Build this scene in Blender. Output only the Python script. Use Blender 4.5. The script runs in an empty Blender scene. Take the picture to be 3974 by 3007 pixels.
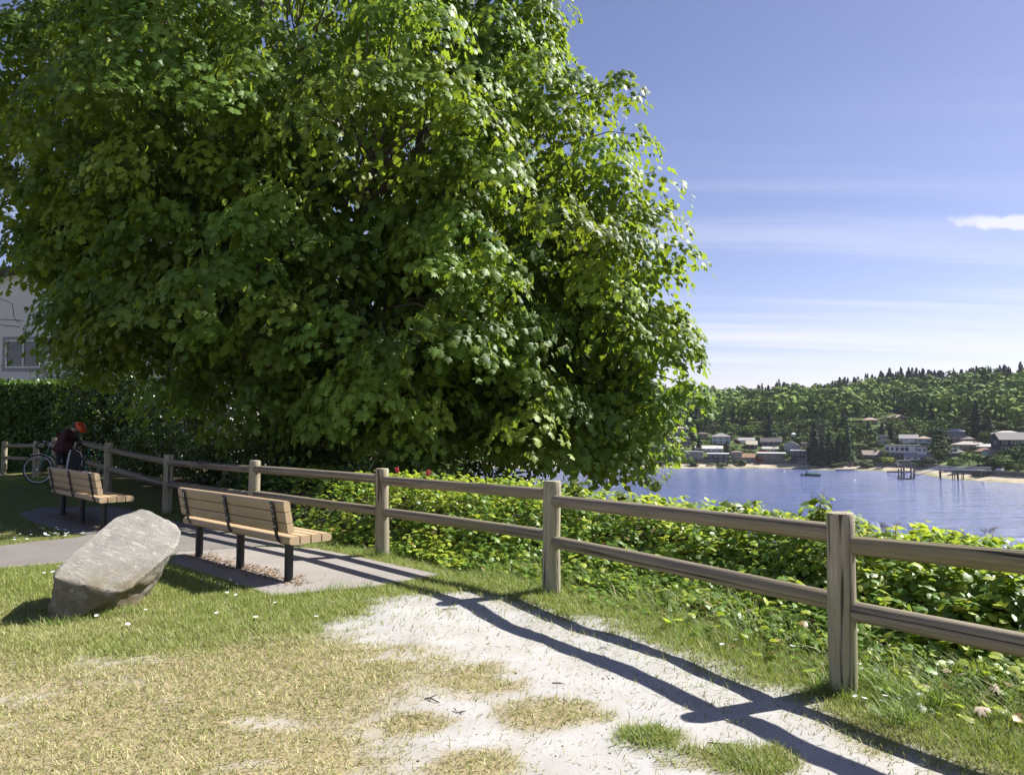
import bpy, bmesh, math, random
import numpy as np
from mathutils import Vector, Matrix, noise as mnoise

random.seed(7)
RNG = np.random.default_rng(7)
SC = bpy.context.scene
COL = SC.collection
PI = math.pi

# ------------------------------------------------------------------ camera
F_PX, CX, CY, W_PX = 3000.0, 1987.0, 1503.5, 3974.0
TANP = 0.0488
PITCH = math.atan(TANP)
EYE = 1.6
cam_d = bpy.data.cameras.new('camera')
cam = bpy.data.objects.new('camera', cam_d)
COL.objects.link(cam)
cam_d.sensor_width = 36.0
cam_d.lens = 36.0 * F_PX / W_PX
cam_d.clip_start = 0.05
cam_d.clip_end = 6000
cam.location = (0, 0, EYE)
cam.rotation_euler = (PI / 2 + PITCH, 0, 0)
SC.camera = cam

# ------------------------------------------------------------------ light
SUN_EL = math.radians(45.0)
SUN_DIR = Vector((0.93, 0.37, 0)).normalized()          # towards the sun, on the ground
SUN_AZ = math.atan2(SUN_DIR.x, SUN_DIR.y)                # clockwise from +Y
sun_d = bpy.data.lights.new('sun', 'SUN')
sun_d.energy = 4.8
sun_d.angle = math.radians(0.55)
sun_d.color = (1.0, 0.965, 0.90)
sun = bpy.data.objects.new('sun', sun_d)
COL.objects.link(sun)
to_sun = Vector((SUN_DIR.x * math.cos(SUN_EL), SUN_DIR.y * math.cos(SUN_EL), math.sin(SUN_EL)))
sun.rotation_euler = (-to_sun).to_track_quat('-Z', 'Y').to_euler()
sun.location = (30, 20, 40)

world = bpy.data.worlds.new('World')
SC.world = world
world.use_nodes = True
wn, wl = world.node_tree.nodes, world.node_tree.links
wn.clear()
w_out = wn.new('ShaderNodeOutputWorld')
w_bg = wn.new('ShaderNodeBackground')
w_bg.inputs['Strength'].default_value = 0.056
sky = wn.new('ShaderNodeTexSky')
sky.sky_type = 'NISHITA'
sky.sun_disc = False
sky.sun_elevation = SUN_EL
sky.sun_rotation = SUN_AZ
sky.altitude = 20
sky.air_density = 0.85
sky.dust_density = 0.35
sky.ozone_density = 3.0


def wnode(t, **kw):
    n = wn.new(t)
    for k, v in kw.items():
        setattr(n, k, v)
    return n


def wmath(op, a, b=None, c=None):
    n = wnode('ShaderNodeMath', operation=op)
    for i, v in enumerate((a, b, c)):
        if v is None:
            continue
        if isinstance(v, (int, float)):
            n.inputs[i].default_value = v
        else:
            wl.new(v, n.inputs[i])
    return n.outputs[0]


# thin high cirrus: noise laid on a flat cloud sheet seen in perspective
w_tc = wnode('ShaderNodeTexCoord')
w_sep = wnode('ShaderNodeSeparateXYZ')
wl.new(w_tc.outputs['Generated'], w_sep.inputs[0])
zc = wmath('ADD', wmath('MAXIMUM', w_sep.outputs['Z'], 0.0), 0.07)
cxx = wmath('DIVIDE', w_sep.outputs['X'], zc)
cyy = wmath('DIVIDE', w_sep.outputs['Y'], zc)
w_comb = wnode('ShaderNodeCombineXYZ')
wl.new(wmath('MULTIPLY', wmath('ADD', cxx, wmath('MULTIPLY', cyy, -0.10)), 0.16), w_comb.inputs[0])
wl.new(wmath('MULTIPLY', cyy, 1.5), w_comb.inputs[1])
w_n1 = wnode('ShaderNodeTexNoise')
w_n1.inputs['Scale'].default_value = 1.0
w_n1.inputs['Detail'].default_value = 8
w_n1.inputs['Roughness'].default_value = 0.6
w_n1.inputs['Distortion'].default_value = 0.5
wl.new(w_comb.outputs[0], w_n1.inputs['Vector'])
w_r1 = wnode('ShaderNodeMapRange', interpolation_type='SMOOTHSTEP')
w_r1.inputs['From Min'].default_value = 0.43
w_r1.inputs['From Max'].default_value = 0.74
wl.new(w_n1.outputs['Fac'], w_r1.inputs['Value'])
# cirrus lives low over the horizon, the top of the sky is clear
w_r2 = wnode('ShaderNodeMapRange', interpolation_type='SMOOTHSTEP')
w_r2.inputs['From Min'].default_value = 0.42
w_r2.inputs['From Max'].default_value = 0.03
wl.new(w_sep.outputs['Z'], w_r2.inputs['Value'])
cirrus = wmath('MULTIPLY', wmath('MULTIPLY', w_r1.outputs[0], w_r2.outputs[0]), 0.9)
# a small dense puff
puff_dir = Vector(((3960 - CX) / F_PX, 1.0, (1650 - 858) / F_PX)).normalized()
w_px = wmath('MULTIPLY', wmath('SUBTRACT', w_sep.outputs['X'], puff_dir.x), 19.0)
w_pz = wmath('MULTIPLY', wmath('SUBTRACT', wmath('ADD', w_sep.outputs['Z'], wmath('MULTIPLY', wmath('SUBTRACT', w_sep.outputs['X'], puff_dir.x), 0.20)), puff_dir.z), 120.0)
w_pr = wmath('SQRT', wmath('ADD', wmath('MULTIPLY', w_px, w_px), wmath('MULTIPLY', w_pz, w_pz)))
w_n2 = wnode('ShaderNodeTexNoise')
w_n2.inputs['Scale'].default_value = 60
w_n2.inputs['Detail'].default_value = 5
wl.new(w_tc.outputs['Generated'], w_n2.inputs['Vector'])
puff = wnode('ShaderNodeMapRange', interpolation_type='SMOOTHSTEP')
puff.inputs['From Min'].default_value = 1.25
puff.inputs['From Max'].default_value = 0.55
wl.new(wmath('ADD', w_pr, wmath('MULTIPLY', wmath('SUBTRACT', w_n2.outputs['Fac'], 0.5), 1.2)), puff.inputs['Value'])
w_facing = wmath('GREATER_THAN', w_sep.outputs['Y'], 0.0)
cloud = wmath('MAXIMUM', cirrus, wmath('MULTIPLY', wmath('MULTIPLY', puff.outputs[0], w_facing), 0.85))
w_tint = wnode('ShaderNodeMixRGB', blend_type='MULTIPLY')
w_tint.inputs[0].default_value = 1.0
w_tint.inputs[2].default_value = (1.28, 1.02, 1.08, 1)
wl.new(sky.outputs[0], w_tint.inputs[1])
w_mix = wnode('ShaderNodeMixRGB')
w_mix.inputs[2].default_value = (7.6, 7.6, 8.4, 1)
wl.new(cloud, w_mix.inputs[0])
wl.new(w_tint.outputs[0], w_mix.inputs[1])
wl.new(w_mix.outputs[0], w_bg.inputs['Color'])
wl.new(w_bg.outputs[0], w_out.inputs['Surface'])

vs = SC.view_settings
vs.view_transform = 'Standard'
vs.look = 'None'
vs.exposure = 1.2
vs.gamma = 1.0
SC.render.engine = 'CYCLES'
SC.cycles.max_bounces = 8
SC.cycles.diffuse_bounces = 4
SC.cycles.glossy_bounces = 3
SC.cycles.transmission_bounces = 4
SC.cycles.transparent_max_bounces = 8
SC.cycles.use_denoising = True
SC.cycles.sample_clamp_indirect = 6.0


# ------------------------------------------------------------------ helpers
def ray(px, py):
    dx, dz = (px - CX) / F_PX, -(py - CY) / F_PX
    c, s = math.cos(PITCH), math.sin(PITCH)
    y, z = c - dz * s, s + dz * c
    return dx / y, z / y                                   # per metre of depth


def W(px, py, Y):
    """point seen at photo pixel (px,py) at depth Y"""
    a, b = ray(px, py)
    return Vector((a * Y, Y, EYE + b * Y))


def G(px, py, z=0.0):
    """point of the level z seen at photo pixel"""
    a, b = ray(px, py)
    Y = (z - EYE) / b
    return Vector((a * Y, Y, z))


def V2(vx, vy):
    return vx * 1.79656, vy * 1.79656


def hash2(ix, iy, seed=0):
    h = (ix.astype(np.int64) * 374761393 + iy.astype(np.int64) * 668265263 + seed * 974711) & 0x7fffffff
    h = ((h ^ (h >> 13)) * 1274126177) & 0x7fffffff
    h = h ^ (h >> 16)
    return (h & 0xffff) / 65535.0


def vnoise(x, y, seed=0):
    x = np.asarray(x, float); y = np.asarray(y, float)
    ix, iy = np.floor(x), np.floor(y)
    fx, fy = x - ix, y - iy
    fx = fx * fx * (3 - 2 * fx); fy = fy * fy * (3 - 2 * fy)
    a = hash2(ix, iy, seed); b = hash2(ix + 1, iy, seed)
    c = hash2(ix, iy + 1, seed); d = hash2(ix + 1, iy + 1, seed)
    return (a * (1 - fx) + b * fx) * (1 - fy) + (c * (1 - fx) + d * fx) * fy


def fbm(x, y, seed=0, octv=4):
    v, amp, tot = 0, 1.0, 0
    for o in range(octv):
        v = v + amp * vnoise(np.asarray(x) * 2 ** o + o * 17.3, np.asarray(y) * 2 ** o - o * 9.1, seed + o)
        tot += amp; amp *= 0.5
    return v / tot


def sstep(a, b, x):
    t = np.clip((np.asarray(x, float) - a) / (b - a), 0, 1)
    return t * t * (3 - 2 * t)


def poly_sd(x, y, poly):
    """signed distance to polygon, negative inside"""
    x = np.asarray(x, float); y = np.asarray(y, float)
    d = np.full(x.shape, 1e9); inside = np.zeros(x.shape, bool)
    n = len(poly)
    for i in range(n):
        ax, ay = poly[i]; bx, by = poly[(i + 1) % n]
        ex, ey = bx - ax, by - ay
        L = ex * ex + ey * ey + 1e-12
        t = np.clip(((x - ax) * ex + (y - ay) * ey) / L, 0, 1)
        d = np.minimum(d, np.hypot(x - ax - t * ex, y - ay - t * ey))
        cond = (ay > y) != (by > y)
        with np.errstate(divide='ignore', invalid='ignore'):
            xi = ax + (y - ay) * ex / (ey if abs(ey) > 1e-12 else 1e-12)
        inside ^= cond & (x < xi)
    return np.where(inside, -d, d)


def line_sd(x, y, pts):
    """signed distance to open polyline: positive on its right-hand side when walking it, plus arclength"""
    x = np.asarray(x, float); y = np.asarray(y, float)
    best = np.full(x.shape, 1e9); sgn = np.ones(x.shape)
    for (ax, ay), (bx, by) in zip(pts[:-1], pts[1:]):
        ex, ey = bx - ax, by - ay
        L = ex * ex + ey * ey
        t = np.clip(((x - ax) * ex + (y - ay) * ey) / L, 0, 1)
        d = np.hypot(x - ax - t * ex, y - ay - t * ey)
        cr = ex * (y - ay) - ey * (x - ax)
        m = d < best - 1e-9
        best = np.where(m, d, best); sgn = np.where(m, np.where(cr < 0, 1.0, -1.0), sgn)
    return best * sgn


def fast_mesh(name, verts, faces, mats, attrs=None, smooth=False, mat_idx=None):
    """verts (N,3); faces (M,k) array; attrs {name: (N,4) colours}"""
    me = bpy.data.meshes.new(name)
    verts = np.ascontiguousarray(verts, dtype=np.float32)
    faces = np.ascontiguousarray(faces, dtype=np.int32)
    M, k = faces.shape
    me.vertices.add(len(verts)); me.vertices.foreach_set('co', verts.ravel())
    me.loops.add(M * k); me.loops.foreach_set('vertex_index', faces.ravel())
    me.polygons.add(M)
    me.polygons.foreach_set('loop_start', np.arange(0, M * k, k, dtype=np.int32))
    me.polygons.foreach_set('loop_total', np.full(M, k, dtype=np.int32))
    if mat_idx is not None:
        me.polygons.foreach_set('material_index', np.asarray(mat_idx, np.int32))
    if smooth:
        me.polygons.foreach_set('use_smooth', np.ones(M, bool))
    for m in (mats if isinstance(mats, (list, tuple)) else [mats]):
        me.materials.append(m)
    for an, av in (attrs or {}).items():
        a = me.attributes.new(an, 'FLOAT_COLOR', 'POINT')
        a.data.foreach_set('color', np.ascontiguousarray(av, dtype=np.float32).ravel())
    me.update(); me.validate()
    return me


def link(name, me, parent=None, loc=None, rot=None):
    o = bpy.data.objects.new(name, me)
    COL.objects.link(o)
    if parent is not None:
        o.parent = parent
    if loc is not None:
        o.location = loc
    if rot is not None:
        o.rotation_euler = rot
    return o


def tag(o, label, cat, group=None):
    o['label'] = label; o['category'] = cat
    if group:
        o['group'] = group
    return o


def struct(o, label=None):
    o['kind'] = 'structure'
    if label:
        o['label'] = label
    return o


def stuff(o, label=None, cat=None):
    o['kind'] = 'stuff'
    if label:
        o['label'] = label
    if cat:
        o['category'] = cat
    return o


def thing(name, label, cat, loc=(0, 0, 0), rotz=0.0, group=None):
    o = bpy.data.objects.new(name, None)
    COL.objects.link(o)
    o.empty_display_size = 0.2
    o.location = loc; o.rotation_euler = (0, 0, rotz)
    return tag(o, label, cat, group)


class MB:
    """small mesh builder"""
    def __init__(s):
        s.v = []; s.f = []; s.mi = []

    def add(s, vs_, fs, mi=0):
        o = len(s.v)
        s.v += [tuple(p) for p in vs_]
        s.f += [tuple(i + o for i in f) for f in fs]
        s.mi += [mi] * len(fs)
        return s

    def box(s, c, d, mi=0, R=None):
        cx, cy, cz = c; hx, hy, hz = d[0] / 2, d[1] / 2, d[2] / 2
        p = [Vector((x * hx, y * hy, z * hz)) for z in (-1, 1) for y in (-1, 1) for x in (-1, 1)]
        if R is not None:
            p = [R @ q for q in p]
        p = [q + Vector(c) for q in p]
        return s.add(p, [(0, 2, 3, 1), (4, 5, 7, 6), (0, 1, 5, 4), (2, 6, 7, 3), (0, 4, 6, 2), (1, 3, 7, 5)], mi)

    def prism(s, prof, axis_o, ux, uy, ext, mi=0):
        """profile (2d list) in plane ux,uy extruded by vector ext"""
        o, ux, uy, ext = Vector(axis_o), Vector(ux), Vector(uy), Vector(ext)
        n = len(prof)
        a = [o + ux * p[0] + uy * p[1] for p in prof]
        b = [q + ext for q in a]
        fs = [tuple(range(n))[::-1], tuple(range(n, 2 * n))]
        fs += [(i, (i + 1) % n, (i + 1) % n + n, i + n) for i in range(n)]
        return s.add(a + b, fs, mi)

    def tube(s, pts, rad, n=8, mi=0, caps=True, closed=False):
        pts = [Vector(p) for p in pts]
        if not isinstance(rad, (list, tuple)):
            rad = [rad] * len(pts)
        m = len(pts); vs_ = []
        ref = None
        for i, p in enumerate(pts):
            if closed:
                t = pts[(i + 1) % m] - pts[i - 1]
            else:
                t = pts[min(i + 1, m - 1)] - pts[max(i - 1, 0)]
            t.normalize()
            if ref is None:
                ref = Vector((0, 0, 1)) if abs(t.z) < 0.9 else Vector((1, 0, 0))
            a = t.cross(ref)
            if a.length < 1e-5:
                a = t.cross(Vector((0, 1, 0)))
            a.normalize(); b = t.cross(a).normalized()
            ref = a.cross(t).normalized()
            for j in range(n):
                an = 2 * PI * j / n
                vs_.append(p + (a * math.cos(an) + b * math.sin(an)) * rad[i])
        fs = []
        rng = m if closed else m - 1
        for i in range(rng):
            i2 = (i + 1) % m
            for j in range(n):
                fs.append((i * n + j, i * n + (j + 1) % n, i2 * n + (j + 1) % n, i2 * n + j))
        if caps and not closed:
            fs.append(tuple(range(n))[::-1]); fs.append(tuple((m - 1) * n + j for j in range(n)))
        return s.add(vs_, fs, mi)

    def lathe(s, prof, n=12, o=(0, 0, 0), mi=0, R=None):
        """prof list of (r,z)"""
        vs_ = []
        for r, z in prof:
            for j in range(n):
                a = 2 * PI * j / n
                p = Vector((r * math.cos(a), r * math.sin(a), z))
                if R is not None:
                    p = R @ p
                vs_.append(p + Vector(o))
        fs = []
        for i in range(len(prof) - 1):
            for j in range(n):
                fs.append((i * n + j, i * n + (j + 1) % n, (i + 1) * n + (j + 1) % n, (i + 1) * n + j))
        fs.append(tuple(range(n))[::-1]); fs.append(tuple((len(prof) - 1) * n + j for j in range(n)))
        return s.add(vs_, fs, mi)

    def mesh(s, name, mats, smooth=False, bevel=0, bseg=2):
        me = bpy.data.meshes.new(name)
        me.from_pydata(s.v, [], s.f)
        for m in (mats if isinstance(mats, (list, tuple)) else [mats]):
            me.materials.append(m)
        me.polygons.foreach_set('material_index', s.mi)
        bm = bmesh.new(); bm.from_mesh(me)
        bmesh.ops.recalc_face_normals(bm, faces=bm.faces)
        if bevel:
            bmesh.ops.bevel(bm, geom=list(bm.edges), offset=bevel, segments=bseg, affect='EDGES', profile=0.6)
        if smooth:
            for f in bm.faces:
                f.smooth = True
            ang = math.radians(40)
            for e in bm.edges:
                if len(e.link_faces) == 2 and e.calc_face_angle(0) > ang:
                    e.smooth = False
        bm.to_mesh(me); bm.free()
        return me

    def obj(s, name, mats, parent=None, smooth=False, bevel=0, loc=None, rot=None, bseg=2):
        return link(name, s.mesh(name, mats, smooth, bevel, bseg), parent, loc, rot)


# ------------------------------------------------------------------ materials
MATS = {}


class NT:
    def __init__(s, name):
        s.m = bpy.data.materials.new(name); s.m.use_nodes = True
        s.n, s.l = s.m.node_tree.nodes, s.m.node_tree.links
        s.n.clear()
        s.out = s.n.new('ShaderNodeOutputMaterial')
        MATS[name] = s.m

    def node(s, t, ins=None, **kw):
        n = s.n.new(t)
        for k, v in kw.items():
            setattr(n, k, v)
        for k, v in (ins or {}).items():
            s.set(n.inputs[k], v)
        return n

    def set(s, inp, v):
        if isinstance(v, bpy.types.NodeSocket):
            s.l.new(v, inp)
        elif isinstance(v, (tuple, list)) and len(v) == 3 and inp.type == 'RGBA':
            inp.default_value = (*v, 1)
        else:
            inp.default_value = v

    def coords(s, kind='Object', scale=(1, 1, 1)):
        tc = s.node('ShaderNodeTexCoord')
        mp = s.node('ShaderNodeMapping', {'Vector': tc.outputs[kind], 'Scale': scale})
        return mp.outputs[0]

    def noise(s, vec, scale, detail=4, rough=0.55, dist=0.0):
        return s.node('ShaderNodeTexNoise', {'Vector': vec, 'Scale': scale, 'Detail': detail, 'Roughness': rough, 'Distortion': dist}).outputs['Fac']

    def mix(s, fac, a, b, mode='MIX'):
        n = s.node('ShaderNodeMixRGB', blend_type=mode)
        s.set(n.inputs[0], fac); s.set(n.inputs[1], a); s.set(n.inputs[2], b)
        return n.outputs[0]

    def rng(s, v, a, b, c=0.0, d=1.0):
        n = s.node('ShaderNodeMapRange', {'Value': v, 'From Min': a, 'From Max': b, 'To Min': c, 'To Max': d})
        return n.outputs[0]

    def math(s, op, a, b):
        n = s.node('ShaderNodeMath', operation=op)
        s.set(n.inputs[0], a); s.set(n.inputs[1], b)
        return n.outputs[0]

    def bump(s, h, strength=0.5, dist=0.01):
        return s.node('ShaderNodeBump', {'Height': h, 'Strength': strength, 'Distance': dist}).outputs[0]

    def principled(s, color, rough=0.7, normal=None, metal=0.0, spec=0.5, **kw):
        p = s.node('ShaderNodeBsdfPrincipled', {'Base Color': color, 'Roughness': rough, 'Metallic': metal, 'Specular IOR Level': spec})
        if normal is not None:
            s.l.new(normal, p.inputs['Normal'])
        for k, v in kw.items():
            s.set(p.inputs[k], v)
        return p.outputs[0]

    def done(s, sh):
        s.l.new(sh, s.out.inputs['Surface'])
        return s.m


def simple(name, c, rough=0.7, c2=None, scale=6.0, bump=0.0, stretch=(1, 1, 1), metal=0.0, spec=0.5, bdist=0.01):
    if name in MATS:
        return MATS[name]
    t = NT(name)
    v = t.coords('Object', stretch)
    n = t.noise(v, scale, 5)
    col = t.mix(t.rng(n, 0.35, 0.65), c, c2 if c2 else tuple(x * 0.8 for x in c))
    nm = t.bump(n, bump, bdist) if bump else None
    return t.done(t.principled(col, rough, nm, metal, spec))


def leaf_mat(name, trans=0.4, rough=0.45, spec=0.5, tcol=(0.45, 0.75, 0.06), mult=1.0, objcol=False):
    t = NT(name)
    a = t.node('ShaderNodeAttribute', attribute_name='col').outputs['Color']
    if objcol:
        oi = t.node('ShaderNodeObjectInfo').outputs['Color']
        a = t.mix(1.0, a, oi, 'MULTIPLY')
    p = t.principled(a, rough, None, 0, spec)
    if trans > 0:
        tr = t.node('ShaderNodeBsdfTranslucent', {'Color': t.mix(1.0, t.mix(0.55, a, tcol), (mult, mult, mult), 'MULTIPLY') if not objcol else a})
        mx = t.node('ShaderNodeMixShader')
        mx.inputs[0].default_value = trans
        t.l.new(p, mx.inputs[1]); t.l.new(tr.outputs[0], mx.inputs[2])
        return t.done(mx.outputs[0])
    return t.done(p)


M_MAPLE = leaf_mat('maple_leaf', 0.48, 0.50, 0.35, (0.42, 0.52, 0.025))
M_IVY = leaf_mat('ivy_leaf', 0.50, 0.42, 0.4, (0.46, 0.54, 0.04))
M_GRASS = leaf_mat('grass_blade', 0.35, 0.55, 0.35, (0.35, 0.42, 0.05))
M_HEDGE = leaf_mat('hedge_leaf', 0.25, 0.38, 0.5, (0.25, 0.36, 0.02))
M_FARTREE = leaf_mat('far_foliage', 0.0, 0.85, 0.15)
M_FAROBJ = leaf_mat('far_foliage_tinted', 0.0, 0.85, 0.15, objcol=True)


def wood_round(name, base, dark, light, moss):
    """weathered round pole, grain along local Z"""
    t = NT(name)
    oi = t.node('ShaderNodeObjectInfo').outputs['Random']
    tc = t.node('ShaderNodeTexCoord').outputs['Object']
    off = t.node('ShaderNodeVectorMath', operation='ADD')
    t.l.new(tc, off.inputs[0])
    cmb = t.node('ShaderNodeCombineXYZ', {'X': t.math('MULTIPLY', oi, 31.0), 'Y': t.math('MULTIPLY', oi, 17.0), 'Z': t.math('MULTIPLY', oi, 53.0)})
    t.l.new(cmb.outputs[0], off.inputs[1])
    v0 = off.outputs[0]
    g1 = t.node('ShaderNodeMapping', {'Vector': v0, 'Scale': (1, 1, 0.06)}).outputs[0]
    g2 = t.node('ShaderNodeMapping', {'Vector': v0, 'Scale': (1, 1, 0.35)}).outputs[0]
    grain = t.noise(g1, 55, 6, 0.65)
    patch = t.noise(g2, 5.5, 4, 0.6)
    crack = t.node('ShaderNodeTexNoise', {'Vector': t.node('ShaderNodeMapping', {'Vector': v0, 'Scale': (1, 1, 0.03)}).outputs[0], 'Scale': 10, 'Detail': 3, 'Distortion': 0.25}).outputs['Fac']
    crk = t.rng(t.math('ABSOLUTE', t.math('SUBTRACT', crack, 0.5), 0), 0.003, 0.016)
    c = t.mix(t.rng(grain, 0.3, 0.7), dark, light)
    c = t.mix(t.rng(patch, 0.42, 0.62), c, base)
    blot = t.noise(g2, 11, 5, 0.7)
    c = t.mix(t.rng(blot, 0.58, 0.75, 0, 0.75), c, tuple(x * 0.35 for x in dark))
    ms = t.noise(g2, 3.1, 4, 0.6)
    c = t.mix(t.rng(ms, 0.52, 0.72, 0, 0.55), c, moss)
    c = t.mix(t.rng(crk, 0, 1, 0.85, 0.0), c, (0.02, 0.016, 0.012))
    h = t.math('ADD', t.math('MULTIPLY', grain, 0.5), t.math('MULTIPLY', crk, 0.8))
    return t.done(t.principled(c, 0.85, t.bump(h, 0.9, 0.008), 0, 0.2))


M_POST = wood_round('weathered_post_wood', (0.34, 0.305, 0.22), (0.20, 0.178, 0.13), (0.44, 0.395, 0.29), (0.24, 0.24, 0.11))
M_RAIL = wood_round('weathered_rail_wood', (0.235, 0.20, 0.142), (0.10, 0.085, 0.066), (0.34, 0.295, 0.215), (0.20, 0.18, 0.075))


def plank_mat():
    t = NT('bench_plank_wood')
    tc = t.node('ShaderNodeTexCoord').outputs['Object']
    oi = t.node('ShaderNodeObjectInfo').outputs['Random']
    cmb = t.node('ShaderNodeCombineXYZ', {'X': t.math('MULTIPLY', oi, 9.0), 'Y': t.math('MULTIPLY', oi, 21.0), 'Z': oi})
    off = t.node('ShaderNodeVectorMath', operation='ADD')
    t.l.new(tc, off.inputs[0]); t.l.new(cmb.outputs[0], off.inputs[1])
    g = t.node('ShaderNodeMapping', {'Vector': off.outputs[0], 'Scale': (0.05, 1, 1)}).outputs[0]
    gr = t.noise(g, 60, 5, 0.6)
    pt = t.noise(off.outputs[0], 3.5, 4, 0.6)
    c = t.mix(t.rng(gr, 0.3, 0.7), (0.39, 0.285, 0.165), (0.48, 0.36, 0.22))
    c = t.mix(t.rng(pt, 0.45, 0.75, 0, 0.5), c, (0.36, 0.27, 0.18))
    c = t.mix(t.math('MULTIPLY', oi, 0.35), c, (0.42, 0.31, 0.20))
    return t.done(t.principled(c, 0.62, t.bump(gr, 0.25, 0.003), 0, 0.35))


M_PLANK = plank_mat()
M_BLACK = simple('black_painted_steel', (0.014, 0.014, 0.019), 0.42, (0.022, 0.022, 0.028), 20, 0.1)


def ground_mat():
    t = NT('lawn_and_sandy_dirt')
    v = t.coords('Object')
    a = t.node('ShaderNodeAttribute', attribute_name='mask')
    sp = t.node('ShaderNodeSeparateColor', {'Color': a.outputs['Color']})
    dirt, green, bare = sp.outputs[0], sp.outputs[1], sp.outputs[2]
    n1 = t.noise(v, 2.2, 5, 0.6); n2 = t.noise(v, 38, 5, 0.7); n3 = t.noise(v, 160, 3, 0.6)
    dirt_c = t.mix(t.rng(n1, 0.3, 0.7), (0.405, 0.395, 0.385), (0.335, 0.318, 0.295))
    dirt_c = t.mix(t.rng(n2, 0.54, 0.72, 0, 0.6), dirt_c, (0.30, 0.265, 0.20))
    dirt_c = t.mix(t.rng(n3, 0.62, 0.74, 0, 0.5), dirt_c, (0.20, 0.17, 0.14))
    dry_c = t.mix(t.rng(n2, 0.3, 0.7), (0.22, 0.175, 0.10), (0.36, 0.30, 0.185))
    dry_c = t.mix(t.rng(n3, 0.5, 0.7, 0, 0.6), dry_c, (0.20, 0.16, 0.085))
    grn_c = t.mix(t.rng(n2, 0.3, 0.7), (0.09, 0.105, 0.028), (0.16, 0.155, 0.05))
    c = t.mix(green, dry_c, grn_c)
    c = t.mix(dirt, c, dirt_c)
    c = t.mix(bare, c, (0.06, 0.05, 0.03))
    h = t.math('ADD', t.math('MULTIPLY', n2, 0.6), t.math('MULTIPLY', n3, 0.4))
    return t.done(t.principled(c, 0.95, t.bump(h, 0.55, 0.012), 0, 0.15))


M_GROUND = ground_mat()


def asphalt_mat(name, k):
    t = NT(name)
    v = t.coords('Object')
    n1 = t.noise(v, 1.3, 5, 0.65); n2 = t.noise(v, 70, 4, 0.7); n3 = t.noise(v, 7, 5, 0.7)
    c = t.mix(t.rng(n1, 0.3, 0.7), (0.30 * k, 0.272 * k, 0.248 * k), (0.385 * k, 0.352 * k, 0.32 * k))
    c = t.mix(t.rng(n2, 0.35, 0.7, 0, 0.4), c, (0.22 * k, 0.20 * k, 0.185 * k))
    c = t.mix(t.rng(n3, 0.58, 0.75, 0, 0.45), c, (0.23 * k, 0.205 * k, 0.185 * k))
    vor = t.node('ShaderNodeTexVoronoi', {'Vector': v, 'Scale': 0.55}, feature='DISTANCE_TO_EDGE')
    return t.done(t.principled(c, 0.93, t.bump(n2, 0.5, 0.006), 0, 0.2))


M_PATH = asphalt_mat('old_asphalt_path', 0.55)
M_PAD = asphalt_mat('old_concrete_pad', 0.82)


def water_mat():
    t = NT('harbour_water')
    v = t.coords('Object')
    g = t.node('ShaderNodeMapping', {'Vector': v, 'Rotation': (0, 0, 0.25), 'Scale': (0.30, 1.0, 1.0)}).outputs[0]
    n1 = t.noise(g, 0.55, 5, 0.65, 0.4)
    n2 = t.noise(t.node('ShaderNodeMapping', {'Vector': v, 'Rotation': (0, 0, 0.18), 'Scale': (0.16, 1.0, 1.0)}).outputs[0], 0.16, 5, 0.6, 0.3)
    n3 = t.noise(v, 0.012, 3, 0.5)
    h = t.math('ADD', t.math('MULTIPLY', n1, 0.8), t.math('MULTIPLY', n2, 3.0))
    c = t.mix(t.rng(n3, 0.35, 0.65), (0.085, 0.122, 0.265), (0.105, 0.145, 0.31))
    return t.done(t.principled(c, 0.12, t.bump(h, 1.0, 1.6), 0, 0.5, IOR=1.33))


M_WATER = water_mat()
M_GLASS = simple('window_glass', (0.03, 0.035, 0.045), 0.08, (0.05, 0.055, 0.065), 0.6, spec=0.8)
M_WHITE = simple('white_paint', (0.74, 0.74, 0.73), 0.6)

# ------------------------------------------------------------------ ground
ZW = -22.3                                                  # water level
FENCE = [(3.6, 2.2), (2.0, 4.73), (0.372, 7.4), (-1.59, 9.55), (-3.86, 11.6), (-6.03, 13.6), (-8.17, 15.7),
         (-10.1, 18.05), (-12.05, 20.45), (-14.06, 22.9), (-16.3, 24.9)]
FLINE = [(9.6, -7.3)] + FENCE + [(-30.0, 37.0)]


def gpts(lst, z=0.0):
    return [tuple(G(px, py, z)[:2]) for px, py in lst]


PAD_BENCH = gpts([(690, 2150), (1020, 2128), (1222, 2134), (1400, 2168), (1712, 2236), (1450, 2284), (1224, 2304), (1059, 2318), (900, 2266), (650, 2190)])
PATH_WALK = gpts([(-1500, 2330), (-260, 2236), (0, 2212), (240, 2194), (648, 2183), (684, 2145), (1016, 2122), (1180, 2120), (950, 2078), (680, 2035), (560, 2006), (441, 1990), (158, 2000),
                  (72, 2016), (122, 2041), (244, 2070), (340, 2086), (300, 2094), (140, 2110), (0, 2127), (-260, 2142), (-1500, 2220)])
DIRT = gpts([V2(*p) for p in [(870, 1282), (1000, 1283), (1130, 1292), (1290, 1335), (1480, 1410), (1640, 1478), (1700, 1486), (1775, 1535), (1880, 1590), (2000, 1630), (2130, 1680),
                              (2250, 1800), (2300, 2100), (1300, 2200), (1110, 1800), (900, 1690), (830, 1640), (800, 1590), (800, 1540), (850, 1495), (900, 1455), (940, 1425), (800, 1400), (690, 1355), (800, 1296)]])
DRYSPOT = [(V2(1190, 1545), 0.36, 0.13), (V2(1040, 1655), 0.26, 0.12), (V2(1625, 1645), 0.26, 0.12), (V2(1400, 1590), 0.20, 0.12), (V2(1010, 1470), 0.35, 0.2), (V2(1500, 1640), 0.2, 0.08), (V2(900, 1560), 0.22, 0.1)]


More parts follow.
